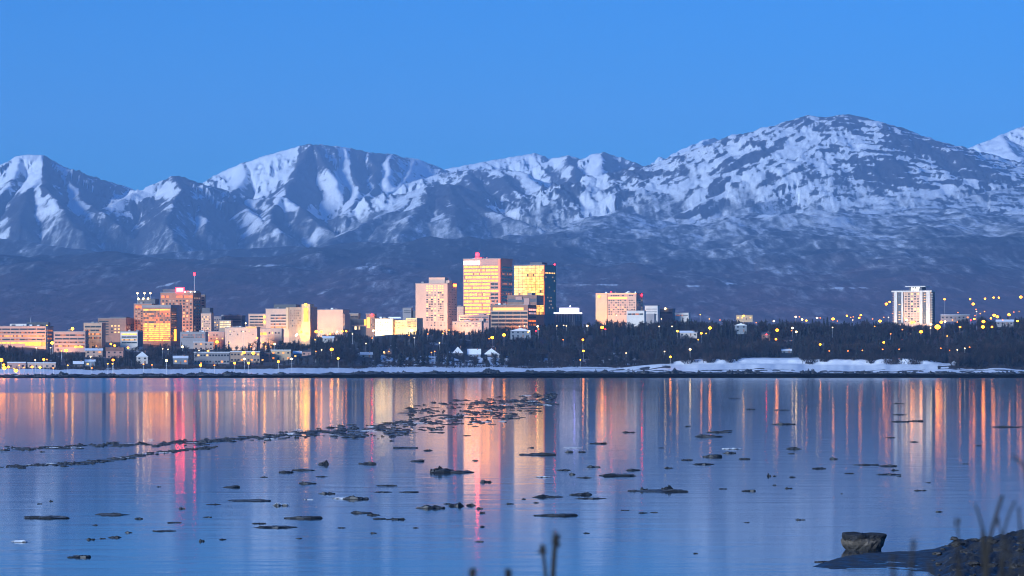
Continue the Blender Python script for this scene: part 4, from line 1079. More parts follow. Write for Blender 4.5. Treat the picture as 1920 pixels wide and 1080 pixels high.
def birch_geo(seed, nb=60):
    r = np.random.default_rng(seed)
    V, F = [], []
    for i in range(nb):
        u = r.random()
        z0 = .25+.5*u
        a = r.random()*6.283
        ln = .16+.26*r.random()
        up = .5+.5*r.random()
        d = np.array([math.cos(a)*(1-.45*up), math.sin(a)*(1-.45*up), .45+up*.6]); d /= np.linalg.norm(d)
        p0 = np.array([math.cos(a)*.03, math.sin(a)*.03, z0]); p1 = p0 + d*ln*(1.15-.5*abs(u-.5))
        s = np.cross(d, r.normal(size=3)); s /= np.linalg.norm(s)+1e-6
        n = len(V)
        V += [p0 - s*.010, p0 + s*.010, p1]; F += [(n, n+1, n+2)]
        for q in range(3):
            t = .35+.6*r.random(); b0 = p0*(1-t)+p1*t
            d2 = d + r.normal(size=3)*.7; d2 /= np.linalg.norm(d2); b1 = b0 + d2*(.08+.10*r.random())
            s2 = np.cross(d2, r.normal(size=3)); s2 /= np.linalg.norm(s2)+1e-6
            n = len(V); V += [b0 - s2*.013, b0 + s2*.013, b1]; F += [(n, n+1, n+2)]
    V = np.array(V)
    V[:, 2] = np.minimum(V[:, 2], 1.0)
    return V, np.array(F)
SP = [spruce_geo(100+i) for i in range(8)]
BI = [birch_geo(200+i) for i in range(8)]
SPM = [arr_mesh('crown', v, f, M['needles']) for v, f in SP]
BIM = [arr_mesh('crown', v, f, M['twigs']) for v, f in BI]
TRM = MB().tube((0, 0, -.05), (0, 0, .55), .018, .008, 5).mesh('trunk'); TRM.materials.append(M['bark'])

def blocked(px, Y, wpx, top, bot):
    for (x0, x1, y0, y1, Yb) in RESERVED:
        if Y < Yb and px+wpx > x0 and px-wpx < x1 and top < y1 and bot > y0: return True
    for (lx, ly, Yl) in LAMP_POS:
        if Y < Yl and abs(px-lx) < wpx*.7+2.5 and top < ly+2.5: return True
        if abs(Y-Yl) < 1.5 and abs(px-lx) < 2: return True
    return False
trees = []
tr = np.random.default_rng(5)
def want_trees(n, x0, x1, t0, t1, hmin, hmax, pine):
    got = 0
    for _ in range(n):
        px = tr.uniform(x0, x1); ys = float(interp(px, SHORE)); Y = ys + tr.uniform(t0, t1)
        h = tr.uniform(hmin, hmax)
        trees.append([px, Y, h, tr.random() < pine, tr.integers(8), tr.random()*6.28])
want_trees(1100, -120, 640, 215, 900, 5, 12, .35)
want_trees(1500, 560, 1260, 200, 640, 7, 14, .45)
want_trees(1500, 1230, 1700, 150, 640, 7, 14, .5)
want_trees(1300, 1650, 2080, 170, 700, 7, 14, .5)
want_trees(260, 1782, 1935, 75, 170, 5, 11, .25)
want_trees(600, 560, 2080, 420, 620, 9, 17, .8)
want_trees(110, 600, 960, 150, 230, 3, 6, .15)
want_trees(300, 950, 1260, 150, 230, 3, 6, .15)
want_trees(260, 1225, 1400, 104, 190, 3, 6, .15)
want_trees(330, 1497, 1770, 108, 190, 3, 6, .15)
keep = []
for t in trees:
    px, Y, h, pine = t[:4]
    if 1385 < px < 1503 and Y < float(interp(px, SHORE)) + 175: continue
    gz = float(land_h(px, Y)); m_ = P*Y
    top = HZ - (gz+h-CH)/m_; bot = HZ - (gz-CH)/m_
    lim = float(interp(px, TOP)) + (tr.exponential(4.5) if pine else 2+tr.exponential(6))
    if top < lim:
        h = h - (lim-top)*m_
        if h < 3.0: continue
        top = lim
    w_ = h*(.17 if pine else .26)/m_
    if blocked(px, Y, w_, top, bot): continue
    keep.append((px, Y, h, pine, t[4], t[5], gz, top, bot, w_))
# the ones that show largest: near, tall, or standing up against the sky line
def show(k):
    px, Y, h, pine, v, a, gz, top, bot, w_ = k
    edge = max(0, 9 - abs(top - float(interp(px, TOP))))
    inside = 1 if -10 < px < 1930 else 0
    return inside*(h/(P*Y) + edge*4)
keep.sort(key=show, reverse=True)
solo, mass = keep[:270], keep[270:]
AR = near
for (px, Y, h, pine, v, a, gz, top, bot, w_) in solo:
    e = empty('spruce_tree' if pine else 'bare_tree', (X(px, Y), Y, gz-.1), a)
    tag(e, ('dark pointed spruce ' if pine else 'bare brown leafless tree ') + AR(px), 'tree', 'trees of the bluff wood')
    c = link('crown', (SPM if pine else BIM)[v], None, e); c.scale = (h, h, h)
    k = link('trunk', TRM, None, e); k.scale = (h, h, h)
for nm, sel, GE, mt in (('spruce_wood', True, SP, 'needles'), ('bare_wood', False, BI, 'twigs')):
    VV, FF, n = [], [], 0
    for (px, Y, h, pine, v, a, gz, top, bot, w_) in mass:
        if bool(pine) != sel: continue
        g_, f_ = GE[v]
        ca, sa = math.cos(a), math.sin(a)
        wsc_ = tr.uniform(.9, 1.35)
        q = np.stack([(g_[:, 0]*ca - g_[:, 1]*sa)*h*wsc_ + X(px, Y), (g_[:, 0]*sa + g_[:, 1]*ca)*h*wsc_ + Y, g_[:, 2]*h + gz - .1], -1)
        VV.append(q); FF.append(f_+n); n += len(q)
    o = link(nm, arr_mesh(nm, np.concatenate(VV), np.concatenate(FF), M[mt]))
    tag(o, 'dark mass of %s covering the bluff' % ('spruces' if sel else 'bare trees'), 'wood', kind='stuff')

# low brush along the bank behind the snow flat
VV, FF, n = [], [], 0
CL = [(1252, 16), (1290, 20), (1330, 10), (1366, 12), (1520, 14), (1548, 12), (1600, 16), (1634, 12), (1672, 18), (1715, 14)]
for q_ in range(7300):
    px = tr.uniform(-60, 1990)
    if 1385 < px < 1503 : continue
    ys = float(interp(px, SHORE))
    t0 = 150 + 60*float(fbm(np.array([px/80.0]), np.array([2.2]), 3)[0])
    if 1225 < px < 1700: t0 = 112
    if 1782 < px < 1930: t0 = 66
    Y = ys + t0 + tr.exponential(45)
    hb = 1.0
    if q_ >= 6500:
        c0, w0 = CL[q_ % len(CL)]; px = c0 + tr.normal()*w0*.5; ys = float(interp(px, SHORE)); Y = ys + 98 + tr.exponential(14) + 6*abs(px-c0)/w0; hb = 1.5
    gz = float(land_h(px, Y)); h = tr.uniform(.8, 2.6)*hb
    m_ = P*Y; top = HZ - (gz+h-CH)/m_
    bad = False
    for (x0, x1, y0, y1, Yb) in RESERVED:
        if Y < Yb and x0 < px < x1 and top < y1-1 and Yb < 2800: bad = True; break
    if 690 < px < 950 and tr.random() < .6: bad = True
    if bad: continue
    for i in range(9):
        a = tr.random()*6.28; ln = h*tr.uniform(.6, 1.1); sp_ = tr.uniform(.2, .9)
        d = np.array([math.cos(a)*sp_, math.sin(a)*sp_, 1.0]); d /= np.linalg.norm(d)
        s = np.array([-math.sin(a+1), math.cos(a+1), 0])*.16*h*.5
        p0 = np.array([X(px, Y)+tr.normal()*.5*h, Y+tr.normal()*.5*h, gz-.1])
        VV += [p0-s, p0+s, p0+d*ln]; FF.append((n, n+1, n+2)); n += 3
o = link('brush', arr_mesh('brush', np.array(VV), np.array(FF), M['twigs']))
tag(o, 'low bare brush along the bank behind the snow flat', 'brush', kind='stuff')
# ------------------------------------------------------------------ ice on the water
def floe_material(name, snowy):
    m = new_mat(name)
    gp = m.n('ShaderNodeNewGeometry'); oi = m.n('ShaderNodeObjectInfo')
    nz = m.noise(2.2, 5, .65, gp.outputs['Position'])
    sp = m.n('ShaderNodeSeparateXYZ'); m.l(gp.outputs['Normal'], sp.inputs[0])
    mud = m.ramp(nz.outputs[0], [(.3, (.005, .006, .008)), (.6, (.014, .016, .019)), (.8, (.045, .05, .058))])
    up = m.math('ADD', sp.outputs[2], m.math('MULTIPLY', m.math('SUBTRACT', nz.outputs[0], .5), 1.6))
    f = m.ramp(up, [(.75 - .5*snowy, (0, 0, 0)), (1.15 - .5*snowy, (1, 1, 1))])
    m.l(m.mix(m.math('MULTIPLY', f.outputs[0], .10 + .8*snowy), mud.outputs[0], (.75, .79, .83)), m.b.inputs['Base Color'])
    m.b.inputs['Roughness'].default_value = .55
    return m.m
M['floe'] = floe_material('muddy_ice', 0.0)
M['floew'] = floe_material('snowy_ice', 0.9)

def floe_mesh(seed, lump=0.0):
    """an irregular slab about 1 wide, .45 deep and 1 high with a broken upper surface"""
    r = np.random.default_rng(seed)
    n = 18
    a = np.linspace(0, 2*math.pi, n, endpoint=False)
    rad = 1 + .28*np.cos(2*a + r.random()*6) * .5 + r.normal(size=n)*.17
    xs_ = .5*np.cos(a)*rad; ys_ = .26*np.sin(a)*rad
    V = []
    for k, (sc, z) in enumerate(((.94, -.35), (1.0, .12), (.93, .42), (.62, .55), (.28, .6))):
        for i in range(n):
            hz_ = 0 if k < 2 else r.normal()*.22
            hump = lump*math.exp(-((xs_[i]*sc+.2)/.16)**2)*(k > 1)
            V.append((xs_[i]*sc + r.normal()*.012, ys_[i]*sc, z*(.55+.45*math.cos(2.3*xs_[i]*sc + seed)**2) + hz_*(.8) + hump*.8 if k > 1 else z))
    V.append((0, 0, .6))
    F = []
    for k in range(4):
        for i in range(n):
            j = (i+1) % n
            F.append((k*n+i, k*n+j, (k+1)*n+j, (k+1)*n+i))
    me = bpy.data.meshes.new('ice_floe')
    F += [(4*n+i, 4*n+(i+1) % n, len(V)-1) for i in range(n)]
    me.from_pydata(V, [], F); me.update()
    return me
FM = [floe_mesh(300+i, lump=(.9 if i % 4 == 3 else 0)) for i in range(24)]
for me in FM: me.materials.append(M['floe'])
FW = []
for i in range(4):
    me = FM[i].copy(); me.materials.clear(); me.materials.append(M['floew']); FW.append(me)

FLOES = """88,971,98,9 207,965,70,6 259,973,17,5 96,940,7,3 74,945,12,2 37,1016,40,6,w 149,1045,42,8 170,1012,15,4 215,1008,26,5 192,1010,10,2 309,996,48,4 241,999,12,2 178,985,10,2 434,914,30,7 469,939,80,5 526,948,28,6,w 487,982,24,4 515,989,66,6 567,972,61,9 576,907,33,5 570,882,38,5 537,886,28,6 607,871,19,12,l 613,926,26,4 578,937,22,3,w 602,894,26,3 494,895,15,3 341,954,11,4 326,980,33,3 417,1012,13,3 389,970,16,3 378,1015,10,5 400,946,30,2 298,913,7,2
651,935,63,6,w 668,936,40,7 688,870,33,7 782,865,26,6 820,886,24,16,l 850,886,78,8 727,911,35,4 717,923,28,3 766,923,31,4 677,962,40,5 701,966,22,5 712,973,25,4 743,974,31,6 808,953,44,7 856,949,26,10,l 882,948,20,7 838,945,16,3 899,954,11,4 904,962,13,5 904,988,8,4 899,1016,15,4 910,904,20,5 891,864,13,3 758,840,41,4 803,845,18,4 815,806,13,3 1006,853,67,7 995,840,12,3 1017,895,28,4,w 1028,932,56,5 1090,928,42,8,l 1106,935,48,4 1040,967,70,8 956,945,14,3 1006,943,10,3 982,936,8,3 1123,832,28,5 1067,848,13,4 1091,848,15,5 1095,896,35,4 1056,882,26,4 1112,876,24,4 1156,892,78,8 1186,882,26,5 1071,840,38,2,w 1178,811,22,3 1186,921,20,4 1171,957,14,2 736,819,15,5 1073,890,10,4
1230,921,108,6 1207,920,15,9,l 1251,920,20,14,l 1254,878,17,3 1289,863,20,4 1318,871,33,5 1335,857,31,10 1328,819,50,6 1350,811,40,5 1365,808,18,3 1370,842,39,4,w 1368,850,20,4 1396,861,22,6 1487,842,30,7 1483,851,13,3 1442,893,8,8,l 1452,893,8,3 1485,895,12,3 1404,921,26,6 1478,916,13,3 1452,910,8,3 1355,917,13,3 1537,879,28,5 1563,861,13,4 1615,872,30,4 1637,872,20,4 1665,874,33,5 1678,882,14,3 1593,888,16,3 1665,890,40,4 1685,893,8,3 1685,757,20,2 1689,778,25,3 1689,791,35,4 1718,790,25,5 1470,796,35,4 1465,769,30,3 1713,829,18,3 1668,821,20,3 1500,975,18,2 1304,1038,11,3 1205,962,17,3 1226,961,14,2 1724,920,22,2 1578,926,5,2 1407,768,14,4 1378,747,24,2 1890,801,50,3 1830,836,16,2 1740,905,10,2 1810,870,14,2 1290,800,12,2 1240,840,10,2 640,990,14,2 560,1010,10,2 700,1000,12,2 780,990,10,2 1100,1000,12,2 1400,980,10,2 1760,960,12,2""".split()
ZONES = [(40, 'below the round cornered office'), (128, 'in the streaks under the low four band office'), (205, 'left of the orange tower reflection'), (300, 'in the orange reflection of the gold lit tower'), (345, 'in the pink red streak'), (400, 'right of the pink red streak'), (460, 'in the thin streaks under the long pink store'), (520, 'left of the yellow stair tower reflection'), (575, 'in the yellow stair tower reflection'), (630, 'right of the yellow stair tower reflection'), (715, 'in the white streaks under the white building'), (815, 'below the pale hotel tower'), (905, 'in the reflection of the tallest tower'), (1000, 'in the reflection of the glass tower'), (1068, 'in the violet streaks'), (1130, 'in the red streak right of the violet one'), (1200, 'below the white boxy office'), (1260, 'below the pale flat shed'), (1335, 'in the orange streak below the spruces'), (1400, 'between two orange streaks right of centre'), (1465, 'in the long orange streak under the snow bluff'), (1567, 'in the streak at the end of the snow bluff'), (1655, 'left of the apartment tower reflection'), (1715, 'in the apartment tower reflection'), (1820, 'right of the apartment tower reflection')]
ORD = ['nearest', 'second nearest there', 'third nearest there', 'fourth nearest there', 'fifth nearest there', 'sixth nearest there', 'seventh nearest there', 'eighth nearest there', 'ninth nearest there', 'tenth nearest there', 'eleventh nearest there', 'twelfth nearest there']
fr_ = np.random.default_rng(9)
rec = []
for s in FLOES:
    q = s.split(','); rec.append((float(q[0]), float(q[1]), float(q[2]), float(q[3]), q[4] if len(q) > 4 else ''))
zone = {}
for f in rec:
    if f[2] >= 13 or f[4]:
        zone.setdefault(min(ZONES, key=lambda a: abs(a[0]-f[0]))[1], []).append(f)
def put_floe(f, i):
    px, py, wp, hp, kind = f
    Y = CH/((py-HZ)*P); m_ = P*Y
    me = FW[i % 4] if kind == 'w' else (FM[3 + 4*(i % 6)] if kind == 'l' else FM[i % 24])
    o = link('ice_floe', me, None, None, (X(px, Y), Y, 0), 0)
    w_ = wp*m_; h_ = max(.08, hp*m_*.6)
    if kind == 'l': h_ *= .8
    o.scale = (w_*(1 if i % 2 else -1), min(max(w_*1.1, .8), 9), h_*1.25)
    return o
for zn, fl in zone.items():
    fl.sort(key=lambda f: -f[1])
    for k, f in enumerate(fl):
        o = put_floe(f, rec.index(f))
        sh = 'snow topped ice floe' if f[4] == 'w' else ('lumpy dark ice block' if f[4] == 'l' else ('long thin dark ice floe' if f[2] > 9*f[3] else ('broad dark ice floe' if f[2] > 45 else 'short dark ice floe')))
        tag(o, '%s %s, %s' % (sh, zn, ORD[k].replace('nearest there', 'nearest')), 'ice floe', 'ice floes scattered on the calm water')
for i, f in enumerate(rec):
    if f[2] < 13 and not f[4]:
        tag(put_floe(f, i), 'tiny dark scrap of ice on open water', 'ice floe', 'tiny scraps of ice between the floes')

# the two drifting strands of broken ice
S1 = [(0, 843), (100, 840), (200, 835), (370, 829), (470, 822), (560, 815), (640, 806), (700, 801), (780, 790), (860, 780), (940, 765), (1030, 752)]
S2 = [(0, 876), (80, 872), (180, 867), (250, 855), (330, 846), (420, 838)]
S3 = [(620, 818), (700, 814), (760, 806), (840, 795), (920, 785), (1000, 770), (1035, 758)]
S4 = [(760, 774), (850, 760), (950, 752), (1040, 745)]
band = []
for pts, n, sd in ((S1, 700, 3.6), (S2, 260, 2.4), (S3, 280, 6), (S4, 210, 5)):
    pp = np.array(pts, float)
    for _ in range(n):
        u = fr_.random()
        px = pp[0, 0] + u*(pp[-1, 0]-pp[0, 0])
        py = float(np.interp(px, pp[:, 0], pp[:, 1])) + fr_.normal()*sd*(.6 + .5*(px > 480))
        w_ = fr_.gamma(1.6, 6.0) + 3
        if fbm(np.array([px/16.0]), np.array([py/5.0+sd]), 3)[0] < -.12 + .1*fr_.normal(): continue
        band.append((px, py, min(w_, 50), fr_.uniform(.9, 2.3)*(1.3 if w_ > 22 else 1), 'w' if fr_.random() < .2 else ''))
band.sort(key=lambda f: -f[2]*f[3])
for i, f in enumerate(band[:170]):
    o = put_floe(f, i + 1)
    zn = min(ZONES, key=lambda a: abs(a[0]-f[0]))[1].replace('the ', 'the ')
    tag(o, ('snow dusted' if f[4] else 'dark') + ' lump of drifting band ice ' + zn, 'ice floe', 'broken ice in the long drifting band')
VV, FF, n = [], [], 0
for i, f in enumerate(band[170:]):
    px, py, wp, hp, kind = f
    Y = CH/((py-HZ)*P); m_ = P*Y
    me = FM[i % 24]
    for p_ in me.polygons:
        vs_ = list(p_.vertices)
        for k in range(1, len(vs_)-1): FF.append((n+vs_[0], n+vs_[k], n+vs_[k+1]))
    for v in me.vertices:
        VV.append((X(px, Y) + v.co.x*wp*m_, Y + v.co.y*wp*m_*1.1, v.co.z*max(.1, hp*m_)*1.2))
    n += len(me.vertices)
# ice rubble and mud clods along the tide line of the far shore
for i in range(1500):
    px = fr_.uniform(-40, 1980)
    ys_ = float(interp(px, SHORE)) + 14*float(fbm(np.array([px/60.0]), np.array([3.3]), 3)[0])
    Y = ys_ + fr_.normal()*9 - 6*(px > 1150)
    w_ = fr_.gamma(2, .9)+.5; h_ = fr_.uniform(.3, 1.3)*(1.6 if px > 1200 else 1.1)*(.5 + 1.6*max(0, .3 + float(fbm(np.array([px/22.0]), np.array([4.4]), 3)[0])))
    z_ = max(0, float(land_h(px, Y)))
    me = FM[i % 24]
    for p_ in me.polygons:
        vs_ = list(p_.vertices)
        for k in range(1, len(vs_)-1): FF.append((n+vs_[0], n+vs_[k], n+vs_[k+1]))
    for v in me.vertices:
        VV.append((X(px, Y) + v.co.x*w_*1.6, Y + v.co.y*w_*1.6, z_ + v.co.z*h_))
    n += len(me.vertices)
o = link('brash_ice', arr_mesh('brash_ice', np.array(VV), np.array(FF), M['floe']))
tag(o, 'fine broken ice in the drifting band and along the far tide line', 'ice', kind='stuff')

# ------------------------------------------------------------------ near shore: mud spit, boulder, rubble
UP = [(1480, 1068), (1515, 1061), (1550, 1049), (1590, 1036), (1650, 1031), (1720, 1028), (1780, 1021), (1850, 1013), (1920, 1006), (2250, 990)]
LO = [(1480, 1066), (1515, 1066), (1560, 1071), (1640, 1070), (1740, 1077), (1800, 1110), (2250, 1250)]
gx_ = np.linspace(1440, 2260, 240); gy_ = np.linspace(150, 300, 260)
PX, YY = np.meshgrid(gx_, gy_)
XX = X(PX, YY)
row = HZ + CH/(P*YY)
nn = fbm(XX/6.0, YY/6.0, 5); n3 = fbm(XX/1.3, YY/1.3, 4)
ins = np.minimum(row - (interp(PX, UP) + 3*nn), (interp(PX, LO) - 3*nn) - row)
H = -0.28 + .34*sstep(-7, 9, ins) + (.13*nn + .05*n3)*sstep(-7, 6, ins)
hump = sstep(1745, 1800, PX)*sstep(0, 9, ins)
H = H + hump*(.36 + .35*sstep(1800, 1950, PX) + .55*nn + .5*n3)
mm = new_mat('wet_mud')
gp = mm.n('ShaderNodeNewGeometry'); nz = mm.noise(.8, 6, .65, gp.outputs['Position'])
cr = mm.ramp(nz.outputs[0], [(.3, (.006, .007, .009)), (.6, (.02, .021, .022)), (.78, (.07, .064, .058))])
mm.l(cr.outputs[0], mm.b.inputs['Base Color'])
rr_ = mm.ramp(nz.outputs[0], [(.35, (.4,)*3), (.65, (.85,)*3)]); mm.l(rr_.outputs[0], mm.b.inputs['Roughness'])
bb = mm.n('ShaderNodeBump'); bb.inputs['Strength'].default_value = .6; bb.inputs['Distance'].default_value = .15; mm.l(nz.outputs[0], bb.inputs['Height']); mm.l(bb.outputs[0], mm.b.inputs['Normal'])
o = link('mud_spit', arr_mesh('mud_spit', np.stack([XX, YY, H], -1).reshape(-1, 3), grid_faces(260, 240), mm.m, True))
tag(o, kind='structure')

def stone_mat(name, c0, c1, c2, sc):
    m = new_mat(name); tc = m.n('ShaderNodeTexCoord'); nz = m.noise(sc, 6, .65, tc.outputs['Object'])
    cr = m.ramp(nz.outputs[0], [(.32, c0), (.5, c1), (.7, c2)]); m.l(cr.outputs[0], m.b.inputs['Base Color'])
    m.b.inputs['Roughness'].default_value = .85
    b_ = m.n('ShaderNodeBump'); b_.inputs['Strength'].default_value = .7; b_.inputs['Distance'].default_value = .12; m.l(nz.outputs[0], b_.inputs['Height']); m.l(b_.outputs[0], m.b.inputs['Normal'])
    return m.m
M['stone'] = stone_mat('shore_stone', (.006, .006, .007), (.02, .018, .017), (.09, .08, .07), 2.2)
# boulder: broad flat top, undercut foot, a pale band round its waist
Yb = CH/((1033-HZ)*P); mb_ = P*Yb
r = np.random.default_rng(77)
nseg = 40
prof = [(.41, -.35), (.42, 0.0), (.43, .10), (.452, .24), (.468, .40), (.487, .56), (.497, .70), (.507, .82), (.505, .90), (.47, .96), (.37, .99), (.18, 1.0)]
V = []
for k, (rd, z) in enumerate(prof):
    for i in range(nseg):
        a = 2*math.pi*i/nseg
        sq = (abs(math.cos(a))**3.2 + abs(math.sin(a))**3.2)**(-1/3.2)
        nzv = float(fbm(np.array([math.cos(a)*1.7 + 5]), np.array([math.sin(a)*1.7 + z*2.2]), 4)[0])
        rr2 = rd*sq*(1 + .16*nzv + r.normal()*.02 + .05*round(2*math.sin(3*a + z*2)))
        left = .05*max(0, -math.cos(a))*(z - .4)
        V.append((rr2*math.cos(a)*1.0 - left, rr2*math.sin(a)*.8, z + (.11*nzv + r.normal()*.015 if k > 5 else 0) - .03*math.cos(a)*(k > 7)))
V.append((0, 0, 1.0)); F = []
for k in range(len(prof)-1):
    for i in range(nseg):
        j = (i+1) % nseg
        F.append((k*nseg+i, k*nseg+j, (k+1)*nseg+j, (k+1)*nseg+i))
F += [((len(prof)-1)*nseg+i, (len(prof)-1)*nseg+(i+1) % nseg, len(V)-1) for i in range(nseg)]
me = bpy.data.meshes.new('boulder'); me.from_pydata(V, [], F); m = new_mat('banded_boulder'); tc = m.n('ShaderNodeTexCoord'); sp = m.n('ShaderNodeSeparateXYZ'); m.l(tc.outputs['Object'], sp.inputs[0])
nz = m.noise(4.0, 6, .65, tc.outputs['Object'])
hh = m.math('ADD', sp.outputs[2], m.math('MULTIPLY', m.math('SUBTRACT', nz.outputs[0], .5), .75))
cr = m.ramp(hh, [(.12, (.014, .012, .010)), (.30, (.035, .029, .023)), (.52, (.12, .098, .078)), (.66, (.045, .037, .03)), (.72, (.010, .010, .012)), (.97, (.014, .015, .018))])
gr_ = m.ramp(m.noise(14, 4, .6, tc.outputs['Object']).outputs[0], [(.3, (.6,)*3), (.7, (1.2,)*3)])
m.l(m.mix(1.0, cr.outputs[0], gr_.outputs[0], 'MULTIPLY'), m.b.inputs['Base Color']); m.b.inputs['Roughness'].default_value = .8
b_ = m.n('ShaderNodeBump'); b_.inputs['Strength'].default_value = .8; b_.inputs['Distance'].default_value = .05; m.l(nz.outputs[0], b_.inputs['Height']); m.l(b_.outputs[0], m.b.inputs['Normal'])
o = link('boulder', me, m.m, None, (X(1621.5, Yb), Yb + 1.0, .0)); o.scale = (77*mb_, 77*mb_*.8, 32*mb_)
tag(o, 'big flat topped boulder with a pale band, alone beside the mud spit', 'boulder')

def stone_mesh(seed):
    r = np.random.default_rng(seed)
    b_ = bmesh.new(); bmesh.ops.create_icosphere(b_, subdivisions=2, radius=.5)
    for v in b_.verts:
        k = 1 + .55*float(fbm(np.array([v.co.x*2+seed]), np.array([v.co.y*2+v.co.z*1.7]), 3)[0]); v.co *= k*(1+r.normal()*.07)
        v.co.z *= .5; v.co.x += .18*v.co.z
    me = bpy.data.meshes.new('shore_rock'); b_.to_mesh(me); b_.free(); me.materials.append(M['stone']); return me
SM = [stone_mesh(i) for i in range(8)]
rk = np.random.default_rng(31)
rock_spots = [(1776, 1022, 16), (1796, 1016, 26), (1824, 1011, 30), (1850, 1013, 34), (1880, 1008, 24), (1904, 1011, 30), (1812, 1030, 26), (1842, 1034, 22), (1870, 1030, 30), (1895, 1036, 24), (1790, 1042, 18), (1826, 1052, 28), (1860, 1056, 26), (1906, 1058, 30), (1760, 1054, 14), (1780, 1066, 20), (1812, 1072, 26), (1850, 1074, 24), (1886, 1074, 28), (1540, 1051, 22), (1755, 1033, 10), (1768, 1026, 12)]
RL = ['leftmost stone of the upper rubble edge', 'second stone of the upper rubble edge', 'dark broad stone on the upper rubble edge', 'large rounded stone under the tallest weed stalk', 'stone right of the tallest weed stalk', 'last stone on the upper rubble edge', 'stone low in the left rubble', 'small stone in the middle of the rubble', 'broad stone in the middle of the rubble', 'stone near the right end of the rubble middle', 'small stone at the left foot of the rubble', 'grey stone in the lower rubble', 'stone in the lower rubble below the tall weeds', 'stone at the lower right of the rubble', 'small stone in the wet mud left of the rubble', 'stone at the bottom left of the rubble', 'bottom stone of the rubble, left of two', 'bottom stone of the rubble, under the weeds', 'lowest stone at the right of the rubble', 'low dark stone at the tip of the mud spit left of the boulder', 'pebble sized stone on the wet mud edge', 'small pale stone at the start of the rubble']
for i, (px, py, wp) in enumerate(rock_spots):
    Y = CH/((py+4-HZ)*P)
    hgt = .0 if px < 1745 else (.6 if px > 1780 else .25)
    Y = (CH-hgt)/((py+3-HZ)*P)
    m_ = P*Y
    o = link('shore_rock', SM[i % 8], None, None, (X(px, Y), Y, hgt*.9), rk.random()*6); k = wp*m_
    o.scale = (k, k*.9, k*.9) if px > 1745 else (k*1.4, k, k*.5)
    tag(o, RL[i], 'rock', 'stones of the near rubble')
VV, FF, n = [], [], 0
for i in range(260):
    px = rk.uniform(1750, 2100); Y = rk.uniform(195, 262); rw = HZ + CH/(P*Y)
    if rw < float(interp(px, UP)) + 4: continue
    k = rk.gamma(1.2, .16)+.06; me = SM[i % 8]; a = rk.random()*6
    xx = X(px, Y)
    ix = int(np.clip(np.searchsorted(gx_, px), 0, 239)); iy = int(np.clip(np.searchsorted(gy_, Y), 0, 259)); z_ = float(H[iy, ix])
    ca, sa = math.cos(a), math.sin(a)
    FF += [tuple(n+q for q in p_.vertices) for p_ in me.polygons]
    VV += [(xx + (v.co.x*ca - v.co.y*sa)*k, Y + (v.co.x*sa + v.co.y*ca)*k, z_ + v.co.z*k + .05) for v in me.vertices]; n += len(me.vertices)
o = link('rubble', arr_mesh('rubble', np.array(VV), np.array(FF), M['stone']))
tag(o, 'small stones and clods heaped on the near spit', 'rubble', kind='stuff')

# ------------------------------------------------------------------ bank under the viewer with its dry weeds
gx_ = np.linspace(-40, 40, 60); gy_ = np.linspace(-45, 60, 80)
XX, YY = np.meshgrid(gx_, gy_)
ZZ = np.interp(YY, [-45, 11, 13, 24, 48, 60], [14.2, 13.2, 12.7, 6.0, -.3, -1.0]) + .12*fbm(XX/1.5, YY/1.5, 4)
bank = link('bank', arr_mesh('bank', np.stack([XX, YY, ZZ], -1).reshape(-1, 3), grid_faces(80, 60), M['twigs'], True)); tag(bank, kind='structure')
M['straw'] = plain('dry_weed', (.018, .016, .014), rough=.9, var=.3, scale=20)
def weed(name, label, Y, pts, r0, r1, head=None, hr=.02, group=None):
    """dry stalk through photo points (top first), rooted in the bank; head = radius of the seed head"""
    P3 = [Vector((X(px, Y), Y, Z(py, Y))) for px, py in pts]
    foot = P3[-1] + (P3[-1]-P3[-2]).normalized()*.2; foot.z = 13.1
    P3.append(foot)
    e = empty(name, foot); tag(e, label, 'weed', group)
    q = MB()
    for i in range(len(P3)-1):
        t0, t1 = i/(len(P3)-1), (i+1)/(len(P3)-1)
        q.tube(P3[i]-foot, P3[i+1]-foot, r1+(r0-r1)*t0, r1+(r0-r1)*t1, 6)
    q.build('stem', M['straw'], e)
    if head:
        rr = np.random.default_rng(int(pts[0][0])); h = MB()
        c = P3[0]-foot
        h.ball(c, hr*.55, hr*.55, hr*head*.55)
        for i in range(46):
            d = Vector(rr.normal(size=3)); d.normalize(); d.z *= head
            h.tube(c + d*hr*.2, c + d*hr*(.75+.5*rr.random()), hr*.16, hr*.05, 4)
        h.build('seed_head', M['straw'], e)
G = 'blurred dry weeds close to the viewer'
weed('weed_stalk', 'taller of the two middle weeds with a long dark seed head', 10.5, [(1042, 1012), (1039, 1040), (1036, 1090)], .009, .008, 1.5, .020, G)
weed('weed_stalk', 'shorter of the two middle weeds with a round seed head', 10.5, [(1017, 1031), (1021, 1055), (1024, 1090)], .006, .005, 1.1, .017, G)
weed('weed_stalk', 'seed head just rising at the bottom edge below the tallest tower', 10.2, [(886, 1074), (888, 1100)], .006, .005, 1.3, .016, G)
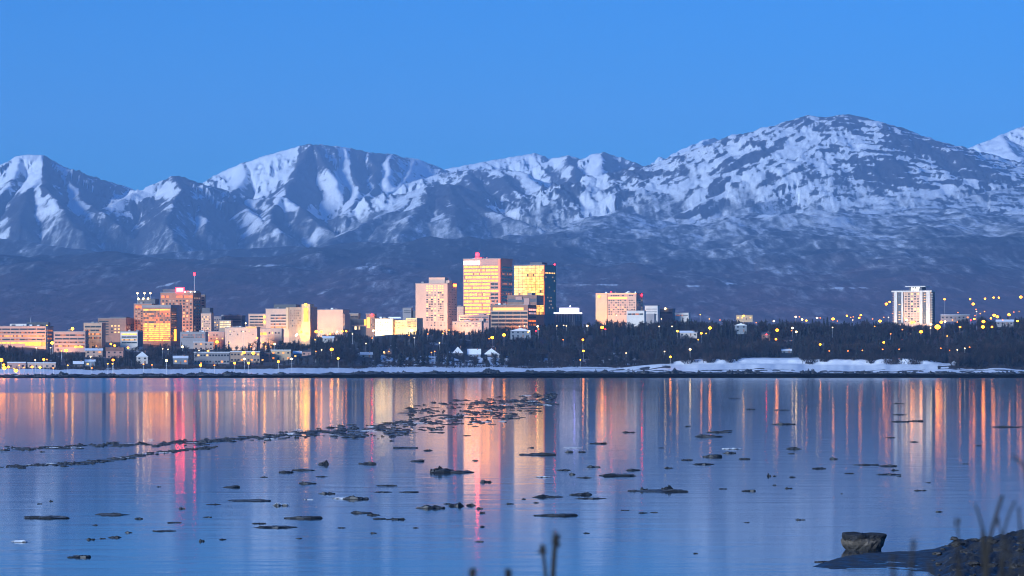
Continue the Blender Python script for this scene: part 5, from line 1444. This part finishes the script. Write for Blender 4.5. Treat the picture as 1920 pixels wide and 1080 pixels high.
weed('weed_stalk', 'seed head just rising at the bottom edge between the tower reflections', 10.2, [(953, 1076), (953, 1100)], .006, .005, 1.2, .017, G)
weed('weed_stalk', 'thick leaning stalk over the rubble, tallest of the right weeds', 9.8, [(1880, 928), (1868, 965), (1858, 1000), (1853, 1040), (1850, 1090)], .008, .0045, None, 0, G)
weed('weed_stalk', 'thin stalk leaning left over the rubble', 9.8, [(1828, 944), (1838, 975), (1846, 1005), (1850, 1090)], .005, .003, None, 0, G)
weed('weed_stalk', 'thin curved stalk right of the thick leaning one', 9.6, [(1904, 938), (1893, 960), (1884, 990), (1876, 1090)], .004, .003, None, 0, G)
weed('weed_stalk', 'short stalk at the right edge over the rubble', 9.6, [(1910, 950), (1912, 985), (1915, 1090)], .004, .003, None, 0, G)
weed('weed_stalk', 'forked stalk base left of the thick leaning one', 9.8, [(1843, 990), (1842, 1020), (1846, 1090)], .006, .005, None, 0, G)
weed('weed_stalk', 'faint short grass tuft stalk before the mud spit', 7.5, [(1712, 1020), (1710, 1050), (1706, 1090)], .006, .004, 2.0, .008, G)
weed('weed_stalk', 'faint stalk between the boulder and the rubble', 7.5, [(1672, 1040), (1674, 1062), (1676, 1090)], .005, .004, None, 0, G)
weed('weed_stalk', 'faint stalk low in front of the rubble start', 7.5, [(1742, 1052), (1746, 1072), (1748, 1095)], .006, .004, None, 0, G)
weed('weed_stalk', 'bent blade at the right edge of the near weeds', 9.0, [(1898, 854), (1908, 862), (1921, 872), (1935, 1000)], .004, .003, None, 0, G)
wr = np.random.default_rng(44)
WL = ['over the left of the rubble', 'over the middle of the rubble', 'over the right of the rubble']
for i in range(16):
    x0 = wr.uniform(1775, 1925); yt = wr.uniform(950, 1050); ln = wr.normal()*16
    weed('grass_stalk', 'thin blurred dry stalk ' + WL[min(2, int((x0-1775)/50))], wr.uniform(8.5, 13), [(x0 + ln, yt), (x0 + ln*.5, yt + 35), (x0 + ln*.1, 1090)], .003, .0015, 3.0 if i % 3 == 0 else None, .006, 'thin dry stalks at the near right shore')
